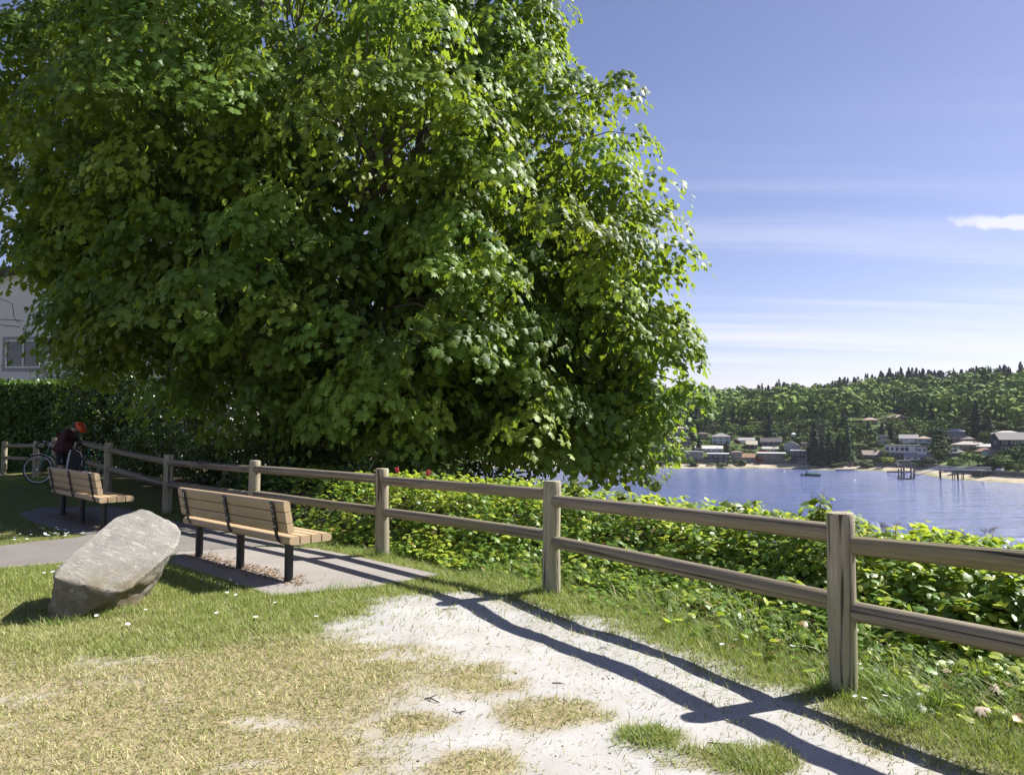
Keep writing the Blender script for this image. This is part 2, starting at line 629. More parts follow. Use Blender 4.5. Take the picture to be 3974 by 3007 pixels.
def dirt_mask(x, y):
    n = (fbm(x * 2.2, y * 2.2, 3) - 0.5) * 0.75 + (fbm(x * 9, y * 9, 5) - 0.5) * 0.50 + (fbm(x * 26, y * 26, 6, 3) - 0.5) * 0.55
    d = poly_sd(x, y, DIRT) + n * 0.55
    m = 1 - sstep(-0.32, 0.20, d)
    for (pp, rx, ry) in DRYSPOT:
        c = G(*pp)
        q = np.hypot((x - c.x) / (rx * 1.1), (y - c.y) / (ry * 2.0)) + n * 0.9
        m = m * sstep(0.55, 1.05, q)
    # scattered bare crumbs in the lawn
    b = fbm(x * 1.6 + 40, y * 2.6, 11, 5)
    b = b + (fbm(x * 14, y * 14, 13, 3) - 0.5) * 0.35
    m = np.maximum(m, sstep(0.60, 0.85, b) * 0.75 * (1 - sstep(5.6, 7.0, y)))
    return m


def green_mask(x, y):
    s = line_sd(x, y, FLINE)
    n = fbm(x * 0.9, y * 0.9, 21) - 0.5
    g = 0.9 * sstep(5.55, 6.5, y + n * 2.4) * (1 - 0.45 * sstep(-2.6, -3.3, x) * (1 - sstep(6.7, 7.6, y)))
    g = np.maximum(g, sstep(-1.0, -0.25, s + n * 1.1))
    c = G(*V2(1400, 1590)); g = np.maximum(g, 1 - sstep(0.15, 0.34, np.hypot(x - c.x, (y - c.y) * 0.7) + n * 0.2))
    c = G(*V2(1620, 1640)); g = np.maximum(g, 0.8 * (1 - sstep(0.15, 0.36, np.hypot(x - c.x, (y - c.y) * 0.8) + n * 0.25)))
    return np.clip(g, 0, 1)


def gz(x, y, fine=True):
    x = np.asarray(x, float); y = np.asarray(y, float)
    s = line_sd(x, y, FLINE)
    z = 0.27 * np.exp(-((x + 10.4) ** 2 + (y - 17.9) ** 2) / (2 * 3.6 ** 2))
    lf = sstep(-13, -5, x)
    z = z - lf * np.clip(0.72 * np.maximum(0, s - 3.4), 0, 27)
    if fine:
        k = np.minimum(sstep(0, 0.5, poly_sd(x, y, PAD_BENCH)), sstep(0, 0.5, poly_sd(x, y, PATH_WALK)))
        z = z + k * ((fbm(x * 0.95, y * 0.95, 31, 3) - 0.5) * 0.085 + (fbm(x * 5, y * 5, 33, 3) - 0.5) * 0.018 - 0.004)
        z = z + 0.05 * sstep(0.1, 0.8, s)
    return z


def gz1(x, y):
    return float(gz(np.array([x]), np.array([y]))[0])


gx = np.concatenate([np.linspace(-260, -30, 16)[:-1], np.linspace(-30, -8, 45)[:-1], np.arange(-8, 5.6, 0.08), np.linspace(5.6, 60, 50)])
gy = np.concatenate([np.linspace(-30, 1.8, 16)[:-1], np.arange(1.8, 12.6, 0.08), np.linspace(12.6, 40, 56)[1:], np.linspace(40, 200, 20)[1:]])
XX, YY = np.meshgrid(gx, gy)
xf, yf = XX.ravel(), YY.ravel()
zf = gz(xf, yf)
sf = line_sd(xf, yf, FLINE)
mk = np.stack([dirt_mask(xf, yf) * (1 - sstep(0.2, 0.6, sf)), green_mask(xf, yf), sstep(0.9, 1.5, sf), np.ones_like(xf)], 1)
nx_, ny_ = len(gx), len(gy)
ii = (np.arange(ny_ - 1)[:, None] * nx_ + np.arange(nx_ - 1)[None, :]).ravel()
gf = np.stack([ii, ii + 1, ii + nx_ + 1, ii + nx_], 1)
lawn = link('ground', fast_mesh('ground', np.stack([xf, yf, zf], 1), gf, M_GROUND, {'mask': mk}, smooth=True))
struct(lawn, 'worn lawn with a pale bare sandy patch along the rail fence')


def slab(name, poly, lift, label, mat):
    bm = bmesh.new()
    f = bm.faces.new([bm.verts.new((x, y, 0)) for x, y in poly])
    bmesh.ops.triangulate(bm, faces=[f])
    for _ in range(5):
        es = [e for e in bm.edges if e.calc_length() > 0.7]
        if not es:
            break
        bmesh.ops.subdivide_edges(bm, edges=es, cuts=1)
        bmesh.ops.triangulate(bm, faces=bm.faces[:])
    bmesh.ops.recalc_face_normals(bm, faces=bm.faces)
    if sum(f.normal.z for f in bm.faces) < 0:
        bmesh.ops.reverse_faces(bm, faces=bm.faces)
    vs_ = list(bm.verts)
    zz = gz([v.co.x for v in vs_], [v.co.y for v in vs_], fine=False)
    for v, z in zip(vs_, zz):
        v.co.z = z + lift
    r = bmesh.ops.extrude_face_region(bm, geom=bm.faces[:])
    for v in [g for g in r['geom'] if isinstance(g, bmesh.types.BMVert)]:
        v.co.z -= 0.09
    bmesh.ops.recalc_face_normals(bm, faces=bm.faces)
    me = bpy.data.meshes.new(name); bm.to_mesh(me); bm.free()
    me.materials.append(mat)
    return struct(link(name, me), label)


slab('path', PATH_WALK, 0.016, 'grey concrete footpath leading to the far bench', M_PATH)
slab('pavement', PAD_BENCH, 0.020, 'pale concrete pad under the sunlit bench', M_PAD)

wv = [(-1080, 6, ZW), (1280, 6, ZW), (1280, 1680, ZW), (-1080, 1680, ZW)]
struct(link('water', fast_mesh('water', np.array(wv), np.array([[0, 1, 2, 3]]), M_WATER)), 'rippled blue harbour water')

# ------------------------------------------------------------------ fence


def pole_mesh(name, r, L, mat, seed, taper=0.0, nseg=14, nr=20, dome=False, wob=0.006):
    rs = random.Random(seed)
    vs_, fs = [], []
    ph = [rs.uniform(0, 6.28) for _ in range(6)]
    rows = [i / nseg for i in range(nseg + 1)]
    ed = 0.016
    prof = [(0.0, r * 0.90), (ed / L, r)] + [(t, r) for t in rows[1:-1]] + [(1 - ed / L, r), (1.0, r * 0.90)]
    for t, rr in prof:
        cx = wob * math.sin(3.1 * t + ph[0]) ; cy = wob * math.sin(2.6 * t + ph[1])
        for j in range(nr):
            a = 2 * PI * j / nr
            k = 1 + 0.02 * math.sin(2 * a + ph[2] + t * 2) + 0.014 * math.sin(5 * a + ph[3] + 3 * t) + 0.02 * math.sin(9 * t + ph[4]) - taper * t
            q = rr * k
            vs_.append((cx + q * math.cos(a), cy + q * math.sin(a), t * L))
    m = len(prof)
    for i in range(m - 1):
        for j in range(nr):
            fs.append((i * nr + j, i * nr + (j + 1) % nr, (i + 1) * nr + (j + 1) % nr, (i + 1) * nr + j))
    vs_ += [(0, 0, 0), (wob * math.sin(3.1 + ph[0]), wob * math.sin(2.6 + ph[1]), L + (0.006 if dome else 0))]
    b, t_ = len(vs_) - 2, len(vs_) - 1
    for j in range(nr):
        fs.append((b, (j + 1) % nr, j)); fs.append((t_, (m - 1) * nr + j, (m - 1) * nr + (j + 1) % nr))
    return MB().add(vs_, fs).mesh(name, mat, smooth=True)


fence = thing('wooden_fence', 'weathered round-pole wooden fence with two rails running along the bluff', 'fence', (2.0, 4.73, 0))
POST_H = 1.07
post_meshes = [pole_mesh('post', 0.083, POST_H + 0.35, M_POST, k, dome=True, wob=0.004) for k in range(4)]
rail_meshes = [pole_mesh('rail', 0.058, 1.0, M_RAIL, 20 + k, wob=0.005) for k in range(5)]
post_z = []
for i, (x, y) in enumerate(FENCE):
    z0 = gz1(x, y) if i else 0.1
    if i < 6:
        z0 = z0 * 0.3
    post_z.append(z0)
    p = link('post', post_meshes[i % 4], fence, Vector((x, y, z0 - 0.35)) - fence.location)
    p.rotation_euler = (random.uniform(-0.012, 0.012), (0.012 if i == 1 else random.uniform(-0.01, 0.01)), random.uniform(0, 6))
RAILZ = {0: ((0.99, 0.885), (0.56, 0.492)), 1: ((0.938, 0.886), (0.532, 0.497)), 2: ((0.935, 0.93), (0.548, 0.54)), 3: ((0.93, 0.947), (0.55, 0.57))}
k = 0
for i in range(len(FENCE) - 1):
    a, b = Vector((*FENCE[i], 0)), Vector((*FENCE[i + 1], 0))
    up, lo = RAILZ.get(i, ((0.935, 0.935), (0.55, 0.55)))
    for (za, zb) in (up, lo):
        d2 = (b - a).normalized()
        p0 = a + d2 * 0.045 + Vector((0, 0, za + (post_z[i] if i > 3 else 0)))
        p1 = b - d2 * 0.045 + Vector((0, 0, zb + (post_z[i + 1] if i >= 3 else 0)))
        dv = p1 - p0
        r = link('rail', rail_meshes[k % 5], fence, p0 - fence.location)
        q = dv.to_track_quat('Z', 'Y')
        r.rotation_mode = 'QUATERNION'
        r.rotation_quaternion = q @ Vector((0, 0, 1)).rotation_difference(Vector((0, 0, 1))) @ Matrix.Rotation(random.uniform(0, 6), 3, 'Z').to_quaternion()
        r.scale = (1, 1, dv.length)
        k += 1

# ------------------------------------------------------------------ benches


def rprof(w, h, r4, n=4):
    """rounded rectangle profile, r4 radii at (-,-),(+,-),(+,+),(-,+)"""
    pts = []
    cs = [(-w / 2, -h / 2, 1, 1, PI), (w / 2, -h / 2, -1, 1, 1.5 * PI), (w / 2, h / 2, -1, -1, 0), (-w / 2, h / 2, 1, -1, 0.5 * PI)]
    for (cx, cy, sx, sy, a0), r in zip(cs, r4):
        for i in range(n + 1):
            a = a0 + 0.5 * PI * i / n
            pts.append((cx + sx * r + r * math.cos(a), cy + sy * r + r * math.sin(a)))
    return pts


def plank(L, prof, name):
    me = MB().prism(prof, (-L / 2, 0, 0), (0, 1, 0), (0, 0, 1), (L, 0, 0)).mesh(name, M_PLANK, smooth=True)
    return me


M_CHALK = simple('white_scribble_paint', (0.62, 0.62, 0.64), 0.6)
M_BOLT = simple('bright_steel_bolt', (0.55, 0.55, 0.55), 0.35, metal=0.8)
M_STICK = simple('white_sticker', (0.6, 0.6, 0.57), 0.5, (0.35, 0.35, 0.34), 90)
BL = 2.46
pl_back = plank(BL, rprof(0.070, 0.105, (0.008, 0.010, 0.03, 0.03)), 'plank')
pl_mid = plank(BL, rprof(0.070, 0.105, (0.008, 0.010, 0.010, 0.008)), 'plank')
pl_low = plank(BL, rprof(0.070, 0.105, (0.03, 0.03, 0.010, 0.008)), 'plank')
pl_rear = plank(BL, rprof(0.108, 0.080, (0.03, 0.008, 0.008, 0.034)), 'plank')
pl_seat = plank(BL, rprof(0.108, 0.080, (0.008, 0.008, 0.008, 0.008)), 'plank')
pl_front = plank(BL, rprof(0.108, 0.080, (0.008, 0.03, 0.034, 0.008)), 'plank')
LEGX = (-1.03, 0.0, 1.03)
sl = math.radians(11)
SEAT_Z = 0.44


def strap_path():
    up = Vector((0, -math.sin(sl), math.cos(sl)))
    o = Vector((0, -0.118, 0.53))
    pts = [o + up * t for t in (0.30, 0.2, 0.1, 0.0)]
    # curve under the seat
    for a in (0.25, 0.5, 0.75, 1.0):
        an = a * PI / 2
        pts.append(Vector((0, -0.108 + 0.10 * (1 - math.cos(an)), 0.50 - 0.115 * math.sin(an) - 0.0)))
    pts += [Vector((0, 0.10, 0.385)), Vector((0, 0.36, 0.385))]
    return pts


def strap_mesh(w=0.052, t=0.011):
    pts = strap_path(); mb = MB(); vs_ = []
    for i, p in enumerate(pts):
        tn = (pts[min(i + 1, len(pts) - 1)] - pts[max(i - 1, 0)]).normalized()
        nrm = Vector((1, 0, 0)).cross(tn)
        for sx, sn in ((-1, -1), (1, -1), (1, 1), (-1, 1)):
            vs_.append(p + Vector((sx * w / 2, 0, 0)) + nrm * sn * t / 2)
    fs = []
    for i in range(len(pts) - 1):
        for j in range(4):
            fs.append((i * 4 + j, i * 4 + (j + 1) % 4, (i + 1) * 4 + (j + 1) % 4, (i + 1) * 4 + j))
    fs += [(3, 2, 1, 0), tuple(4 * (len(pts) - 1) + j for j in range(4))]
    return mb.add(vs_, fs).mesh('support_strap', M_BLACK)


strap_me = strap_mesh()
leg_me = MB().lathe([(0.044, -0.12), (0.044, 0.372), (0.06, 0.374), (0.06, 0.380)], 20).mesh('leg', M_BLACK, smooth=True)
foot_me = MB().lathe([(0.075, -0.02), (0.075, 0.018), (0.05, 0.022)], 16).mesh('foot_plate', M_BLACK, smooth=True)
bolt_me = MB().lathe([(0.009, 0), (0.009, 0.004), (0.005, 0.007)], 8).mesh('bolt', M_BOLT)


def bench(label, legs, scribble):
    a, c = Vector((*legs[0], 0)), Vector((*legs[2], 0))
    mid = (a + c) / 2
    d = (c - a).normalized()
    rz = math.atan2(d.y, d.x)
    z0 = float(gz([mid.x], [mid.y], False)[0]) + 0.016
    b = thing('park_bench', label, 'bench', (mid.x, mid.y, z0), rz)
    up = Vector((0, -math.sin(sl), math.cos(sl)))
    for j, me in enumerate((pl_low, pl_mid, pl_back)):
        o = link('back_plank', me, b, Vector((0, -0.066, 0.545)) + up * (0.020 + 0.112 * j), (sl, 0, 0))
    for j, me in enumerate((pl_rear, pl_seat, pl_seat, pl_front)):
        link('seat_plank', me, b, (0, -0.045 + 0.05 + 0.124 * j - 0.03, SEAT_Z))
    for j, x in enumerate(LEGX):
        lg = link('leg', leg_me, b, (x - 0.03, 0.05, 0))
        st = link('support_strap', strap_me, b, (x, 0, 0))
        for t in (0.045, 0.15, 0.26):
            q = Vector((0, -0.118, 0.53)) + up * t + Vector((0, -0.0058, 0))
            for sx in (-0.014, 0.014):
                link('bolt', bolt_me, st, q + Vector((sx, 0, 0)), (PI / 2 + sl, 0, 0))
        if scribble and j == 2:
            mb = MB()
            R = Matrix.Rotation(sl, 3, 'X')
            def pt(u, v):
                return Vector((u * 0.001, -0.0072, 0)) + Vector((0, -0.118, 0.53)) + up * (0.212 + v * 0.001)
            strokes = [[(-19, 14), (-8, 15)], [(-14, 15), (-14, -2)], [(-7, 10), (-6, -4)], [(-7, 10), (0, 8), (-3, 2), (2, -6)], [(3, -6), (6, 6), (10, -7)], [(12, 5), (13, -9), (19, -9), (19, 4)]]
            for s_ in strokes:
                mb.tube([pt(*q) for q in s_], 0.0016, 5)
            mb.obj('scribble', M_CHALK, st)
        if scribble and j == 0:
            q = Vector((0, -0.118, 0.53)) + up * 0.235 + Vector((0.002, -0.0070, 0))
            MB().box((0, 0, 0), (0.030, 0.001, 0.042)).obj('sticker', M_STICK, st, loc=q, rot=(sl, 0.06, 0))
    return b


bench('tan plank bench on the sunlit concrete pad, beside the boulder', [(-3.77, 9.31), (-3.03, 8.60), (-2.28, 7.88)], True)
bench('tan plank bench in the tree shade, in front of the cyclist', [(-7.53, 12.97), (-6.83, 12.27), (-6.12, 11.55)], False)

# ------------------------------------------------------------------ boulder


def rock_mat():
    t = NT('lichened_boulder_stone')
    v = t.coords('Object')
    n1 = t.noise(v, 2.5, 6, 0.65); n2 = t.noise(v, 16, 6, 0.75, 0.6); n3 = t.noise(v, 60, 4, 0.7)
    vg = t.node('ShaderNodeMapping', {'Vector': v, 'Rotation': (0.4, 0.7, 0.5), 'Scale': (0.5, 2.2, 2.0)}).outputs[0]
    n4 = t.noise(vg, 13, 6, 0.75, 0.7)
    c = t.mix(t.rng(n1, 0.3, 0.7), (0.195, 0.185, 0.165), (0.26, 0.247, 0.225))
    c = t.mix(t.rng(n4, 0.54, 0.63, 0, 0.85), c, (0.40, 0.375, 0.31))
    c = t.mix(t.rng(n2, 0.60, 0.72, 0, 0.7), c, (0.085, 0.076, 0.062))
    c = t.mix(t.rng(n3, 0.55, 0.8, 0, 0.35), c, (0.34, 0.32, 0.27))
    geo = t.node('ShaderNodeTexCoord')
    sp = t.node('ShaderNodeSeparateXYZ', {'Vector': geo.outputs['Object']})
    mm = t.math('MULTIPLY', t.rng(sp.outputs['Z'], 0.42, 0.24), t.rng(t.noise(v, 6, 4, 0.6), 0.30, 0.55))
    c = t.mix(t.math('MULTIPLY', mm, 0.8), c, (0.125, 0.102, 0.052))  # mossy brown low down, also darkening the front face as painted shade
    h = t.math('ADD', t.math('MULTIPLY', n2, 0.6), t.math('ADD', t.math('MULTIPLY', n3, 0.25), t.math('MULTIPLY', n4, 0.5)))
    return t.done(t.principled(c, 0.9, t.bump(h, 0.8, 0.022), 0, 0.2))


def c2(x, y, Y):
    return W(x / 2.458, 1850 + y / 2.458, Y)


def on_plane(x, y, tri):
    a, b_, c_ = tri
    n = (b_ - a).cross(c_ - a)
    rx, rz_ = ray(x / 2.458, 1850 + y / 2.458)
    d = Vector((rx, 1, rz_)); o = Vector((0, 0, EYE))
    return o + d * ((a - o).dot(n) / d.dot(n))


R_E, R_F, R_J = c2(500, 955, 6.46), c2(1170, 1105, 6.56), c2(1350, 295, 7.62)
TOPP = (R_E, R_F, R_J)
rp = [R_E, R_F] + [on_plane(x, y, TOPP) for x, y in ((545, 880), (600, 810), (690, 720), (880, 600), (960, 500), (1050, 430), (1150, 360), (1350, 295), (1430, 325), (1690, 455), (1742, 510), (1735, 560), (1690, 700), (1500, 762))]
rp += [c2(455, 1290, 6.58), c2(580, 1345, 6.43), c2(1075, 1240, 6.80), c2(1600, 800, 7.4), c2(1330, 1010, 7.15), c2(1200, 1080, 6.85),
       Vector((-4.0, 7.1, -0.1)), Vector((-3.55, 7.3, -0.1)), Vector((-3.45, 7.0, -0.06))]
rc = Vector((-3.55, 6.95, 0.0))
bm = bmesh.new()
for p in rp:
    q = p - rc
    if q.z < 0.04:
        q.z -= 0.12
    bm.verts.new(q)
bmesh.ops.convex_hull(bm, input=bm.verts)
bmesh.ops.delete(bm, geom=[v for v in bm.verts if not v.link_faces], context='VERTS')
for it in range(9):
    es = [e for e in bm.edges if e.calc_length() > 0.035 * (1 if it > 3 else 2.2)]
    if not es:
        break
    bmesh.ops.subdivide_edges(bm, edges=es, cuts=1)
    bmesh.ops.triangulate(bm, faces=bm.faces[:])
    bmesh.ops.smooth_vert(bm, verts=bm.verts, factor=0.03, use_axis_x=True, use_axis_y=True, use_axis_z=True)
bm.normal_update()
for v in bm.verts:
    n = v.normal.copy()
    ax = Vector((v.co.x * 0.9 + v.co.z * 0.4, v.co.y * 1.5, v.co.z * 2.6))
    d = 0.030 * (mnoise.fractal(ax * 2.6, 0.9, 2.1, 5) ) + 0.02 * (abs(mnoise.noise(v.co * 7)) - 0.3)
    st = math.floor((v.co.z * 0.75 + v.co.x * -0.35 + 0.10 * mnoise.noise(v.co * 3)) * 9) / 9
    d += 0.014 * mnoise.noise(Vector((st * 40, 3, 1)))
    if n.x > 0.35 and n.z < 0.5:
        d -= 0.030 * max(0, mnoise.noise(v.co * 6 + Vector((7, 1, 3))) + 0.35)
    v.co += n * d * (0.45 if (n.z > 0.5 or n.y < -0.6) else 0.9)
bmesh.ops.recalc_face_normals(bm, faces=bm.faces)
for f in bm.faces:
    f.smooth = True
me = bpy.data.meshes.new('boulder'); bm.to_mesh(me); bm.free()
me.materials.append(rock_mat())
tag(link('boulder', me, None, rc), 'large tilted grey lichened boulder on the lawn beside the sunlit bench', 'boulder')

# ------------------------------------------------------------------ grass


def frames(t, n):
    """orthonormal frames (N,3,3) columns: side, tip direction t, normal"""
    t = t / np.linalg.norm(t, axis=1, keepdims=True)
    n = n - t * np.sum(n * t, 1, keepdims=True)
    n = n / (np.linalg.norm(n, axis=1, keepdims=True) + 1e-9)
    s = np.cross(t, n)
    return np.stack([s, t, n], 2)


def scatter(template, faces, pos, frm, scale, cols, shade=None):
    """template (k,3) copied to N places; returns verts, faces, colours"""
    k = len(template); N = len(pos)
    sc = np.asarray(scale)
    if sc.ndim == 1:
        sc = np.repeat(sc[:, None], 3, 1)
    loc = template[None, :, :] * sc[:, None, :]
    v = np.einsum('nij,nkj->nki', frm, loc) + pos[:, None, :]
    f = faces[None, :, :] + (np.arange(N) * k)[:, None, None]
    c = np.repeat(cols[:, None, :], k, 1)
    if shade is not None:
        c = c * shade[None, :, None]
    c = np.concatenate([c, np.ones((N, k, 1))], 2)
    return v.reshape(-1, 3), f.reshape(-1, faces.shape[1]), c.reshape(-1, 4)


BLADE1 = np.array([(-0.5, 0, 0), (0.5, 0, 0), (0.0, 1.0, 0.10)], float)
BLADE1F = np.array([[0, 1, 2]])
BLADE2 = np.array([(-0.5, 0, 0), (0.5, 0, 0), (0.36, 0.55, 0.10), (-0.36, 0.55, 0.10), (0.0, 1.0, 0.42)], float)
BLADE2F = np.array([[0, 1, 2], [0, 2, 3], [3, 2, 4]])


def blades(pts, length, width, cols, lean, tmpl=BLADE1, fc=BLADE1F):
    N = len(pts)
    a = RNG.uniform(0, 2 * PI, N)
    ln = lean * RNG.uniform(0.4, 1.25, N)
    t = np.stack([np.cos(a) * np.sin(ln), np.sin(a) * np.sin(ln), np.cos(ln)], 1)
    n = np.stack([np.cos(a), np.sin(a), -0.3 + 0 * a], 1) + RNG.normal(0, 0.35, (N, 3))
    return scatter(tmpl, fc, pts, frames(t, n), np.stack([width, length, length], 1), cols)


def join(parts):
    vo = 0; vs_, fs, cs = [], [], []
    for v, f, c in parts:
        vs_.append(v); fs.append(f + vo); cs.append(c); vo += len(v)
    return np.concatenate(vs_), np.concatenate(fs), np.concatenate(cs)


def in_view(x, y, m=0.35):
    return (np.abs(x) < 0.685 * y + m) & (y > 2.2)


def offpad(x, y, d=0.0):
    return (poly_sd(x, y, PAD_BENCH) > d) & (poly_sd(x, y, PATH_WALK) > d)


def lawn_grass():
    parts = []
    N = 850000
    y = np.sqrt(RNG.uniform(1.6 ** 2, 9.5 ** 2, N)); x = RNG.uniform(-1, 1, N); x = x * (0.70 * y) + np.sign(x) * np.where(RNG.uniform(0, 1, N) < 0.22, RNG.uniform(0, 2.6, N), 0)
    s = line_sd(x, y, FLINE)
    keep = (s < 0.35) & offpad(x, y, -0.015)
    x, y, s = x[keep], y[keep], s[keep]
    dm, gm = dirt_mask(x, y), green_mask(x, y)
    # thinner in the worn part
    pr = (1 - dm) ** 1.6 * (0.55 + 0.45 * gm) + 0.035
    pr *= 0.45 + 0.75 * fbm(x * 5, y * 5, 77)
    keep = RNG.uniform(0, 1, len(x)) < pr
    x, y, s, dm, gm = x[keep], y[keep], s[keep], dm[keep], gm[keep]
    n = len(x)
    g = np.clip(gm + RNG.normal(0, 0.20, n), 0, 1)
    g = np.where(RNG.uniform(0, 1, n) < 0.20, np.clip(1 - g, 0, 0.8), g)
    dry = np.array([0.53, 0.465, 0.255]) * RNG.uniform(0.32, 1.35, (n, 1)) + RNG.normal(0, 0.02, (n, 3))
    grn = np.array([0.165, 0.265, 0.048]) * RNG.uniform(0.55, 1.5, (n, 1)) + np.stack([RNG.uniform(0, 0.10, n), RNG.uniform(0, 0.05, n), np.zeros(n)], 1)
    c = dry * (1 - g[:, None]) + grn * g[:, None]
    ln = RNG.uniform(0.022, 0.055, n) * (1 + 0.45 * gm)
    wd = RNG.uniform(0.0030, 0.0062, n) * (0.8 + y / 10)
    z = gz(x, y)
    parts.append(blades(np.stack([x, y, z - 0.002], 1), ln, wd, np.clip(c, 0.01, 0.7), np.where(gm > 0.5, 0.85, 1.08)))
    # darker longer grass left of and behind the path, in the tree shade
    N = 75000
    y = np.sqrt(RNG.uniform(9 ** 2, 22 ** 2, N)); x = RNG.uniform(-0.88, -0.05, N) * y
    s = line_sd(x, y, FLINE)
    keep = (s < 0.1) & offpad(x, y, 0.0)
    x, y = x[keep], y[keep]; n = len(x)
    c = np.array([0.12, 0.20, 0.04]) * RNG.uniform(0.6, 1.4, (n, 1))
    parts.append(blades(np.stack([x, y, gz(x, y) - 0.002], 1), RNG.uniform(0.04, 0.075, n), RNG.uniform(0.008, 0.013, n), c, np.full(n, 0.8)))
    return join(parts)


v, f, c = lawn_grass()
stuff(link('grass', fast_mesh('grass', v, f, M_GRASS, {'col': c})), 'short worn lawn grass, straw dry in front and green by the bench', 'grass')


def tall_grass():
    parts = []

    def put(x, y, L0, L1, lean, w0=0.0035, w1=0.007, dryf=0.25, bright=1.0):
        n = len(x)
        c = np.array([0.17, 0.275, 0.055]) * RNG.uniform(0.5, 1.45, (n, 1)) * bright
        d = RNG.uniform(0, 1, n) < dryf
        c[d] = np.array([0.48, 0.42, 0.22]) * RNG.uniform(0.6, 1.2, (d.sum(), 1))
        parts.append(blades(np.stack([x, y, gz(x, y) - 0.004], 1), RNG.uniform(L0, L1, n), RNG.uniform(w0, w1, n), c, np.full(n, lean), BLADE2, BLADE2F))
    # strip along the fence
    N = 115000
    y = np.sqrt(RNG.uniform(1.5 ** 2, 11.5 ** 2, N)); x = RNG.uniform(-0.35, 0.78, N) * y + np.where(RNG.uniform(0, 1, N) < 0.15, RNG.uniform(0, 2.0, N), 0)
    s = line_sd(x, y, FLINE)
    h = fbm(x * 2, y * 2, 91)
    keep = (s > -0.85 + (h - 0.5) * 1.2) & (s < 1.5) & offpad(x, y, 0.05) & (RNG.uniform(0, 1, N) < 0.25 + 0.75 * sstep(-0.6, 0.3, s))
    x, y, s = x[keep], y[keep], s[keep]
    k = sstep(-0.7, 0.8, s + (fbm(x * 3, y * 3, 95) - 0.5))
    put(x[k < 0.35], y[k < 0.35], 0.025, 0.06, 0.9, 0.003, 0.005, 0.35)
    m = (k >= 0.35) & (k < 0.75)
    put(x[m], y[m], 0.05, 0.14, 0.8, 0.003, 0.006, 0.22)
    m = k >= 0.75
    put(x[m], y[m], 0.10, 0.27, 0.75, 0.0035, 0.007, 0.18)
    # tufts: at posts, at the boulder, along slab edges, in the sand
    def tuft(cx, cy, r, n, L0, L1, lean=0.5, dryf=0.1):
        a = RNG.uniform(0, 2 * PI, n); q = r * np.sqrt(RNG.uniform(0, 1, n))
        put(cx + q * np.cos(a), cy + q * np.sin(a), L0, L1, lean, 0.003, 0.006, dryf, 1.0)
    for i, (px, py) in enumerate(FENCE[1:8]):
        for q in range(7):
            a = random.uniform(0, 6.28)
            tuft(px + 0.13 * math.cos(a), py + 0.13 * math.sin(a), 0.06, 35, 0.05, 0.16, 0.6)
    for t in (V2(1930, 1500), V2(2000, 1530), V2(1880, 1480), V2(2090, 1480), V2(1950, 1560), V2(2150, 1500)):
        p = G(*t); tuft(p.x, p.y, 0.10, 170, 0.10, 0.24, 0.65, 0.06)
    for t in (V2(1395, 1585), V2(1370, 1600), V2(1420, 1600), V2(1610, 1640), V2(1650, 1650), V2(1580, 1625)):
        p = G(*t); tuft(p.x, p.y, 0.11, 220, 0.03, 0.065, 0.9, 0.25)
    for t in range(26):
        u = t / 25
        p = G(*V2(105 + 190 * u, 1338 - 22 * u + 6 * math.sin(t * 2.1)))
        tuft(p.x, p.y - 0.05, 0.09, 45, 0.05, 0.13, 0.7, 0.3)
    for (px, py) in ((1340, 2288), (1300, 2292), (1260, 2300), (1420, 2284), (1180, 2312), (1100, 2322)):
        p = G(px, py); tuft(p.x, p.y - 0.04, 0.08, 40, 0.06, 0.17, 0.4, 0.1)
    for t in range(24):                                       # weeds in the joint between the slabs
        u = random.random()
        p = G(690 + 330 * u, 2147 - 22 * u); tuft(p.x, p.y, 0.03, 16, 0.015, 0.05, 0.9, 0.3)
    return join(parts)


v, f, c = tall_grass()
stuff(link('tall_grass', fast_mesh('tall_grass', v, f, M_GRASS, {'col': c})), 'long green grass growing along the foot of the fence', 'grass')

# ------------------------------------------------------------------ big maple tree


def maple_template():
    # half outline, tip along +Y, unit length about 1
    half = [(0.00, 0.0), (0.30, -0.16), (0.24, 0.06), (0.60, 0.10), (0.42, 0.24), (0.58, 0.50), (0.21, 0.40), (0.27, 0.72), (0.12, 0.70), (0.0, 1.06)]
    right = half
    left = [(-x, y) for x, y in half[1:-1]][::-1]
    ol = right + left
    pts = [(0.0, 0.33)] + ol
    v = []
    for x, y in pts:
        z = -0.28 * abs(x) - 0.30 * max(0, y - 0.25) ** 2 + 0.04
        v.append((x, y, z))
    n = len(ol)
    f = [(0, i + 1, (i + 1) % n + 1) for i in range(n)]
    return np.array(v), np.array(f)


MAPLE_V, MAPLE_F = maple_template()
# lobes of the crown: photo position (2212-wide view), depth, radius
LOBES = [(620, 130, 19.5, 5.0), (985, 100, 19.3, 2.55), (1110, 380, 18.8, 3.1), (1210, 610, 18.2, 2.75), (1275, 755, 17.6, 2.3), (1255, 935, 17.0, 1.22),
         (1060, 850, 16.4, 1.9), (830, 700, 15.9, 2.8), (560, 650, 15.9, 2.7), (365, 665, 17.0, 2.3), (270, 400, 18.0, 2.7), (190, 175, 19.0, 2.5), (480, 300, 16.6, 3.0), (800, 350, 16.1, 3.1),
         (180, 510, 18.6, 1.4), (1335, 850, 17.4, 1.25), (560, 420, 17.2, 2.4), (880, -220, 19.5, 3.8), (480, -300, 20.0, 4.5), (1010, 560, 16.3, 2.6), (1245, 480, 18.3, 2.1), (700, 380, 23.0, 5.6), (430, 480, 22.0, 4.3), (1120, 640, 21.0, 3.2), (360, 120, 21.5, 3.4), (940, 900, 18.5, 1.8), (680, 880, 18.0, 1.6)]
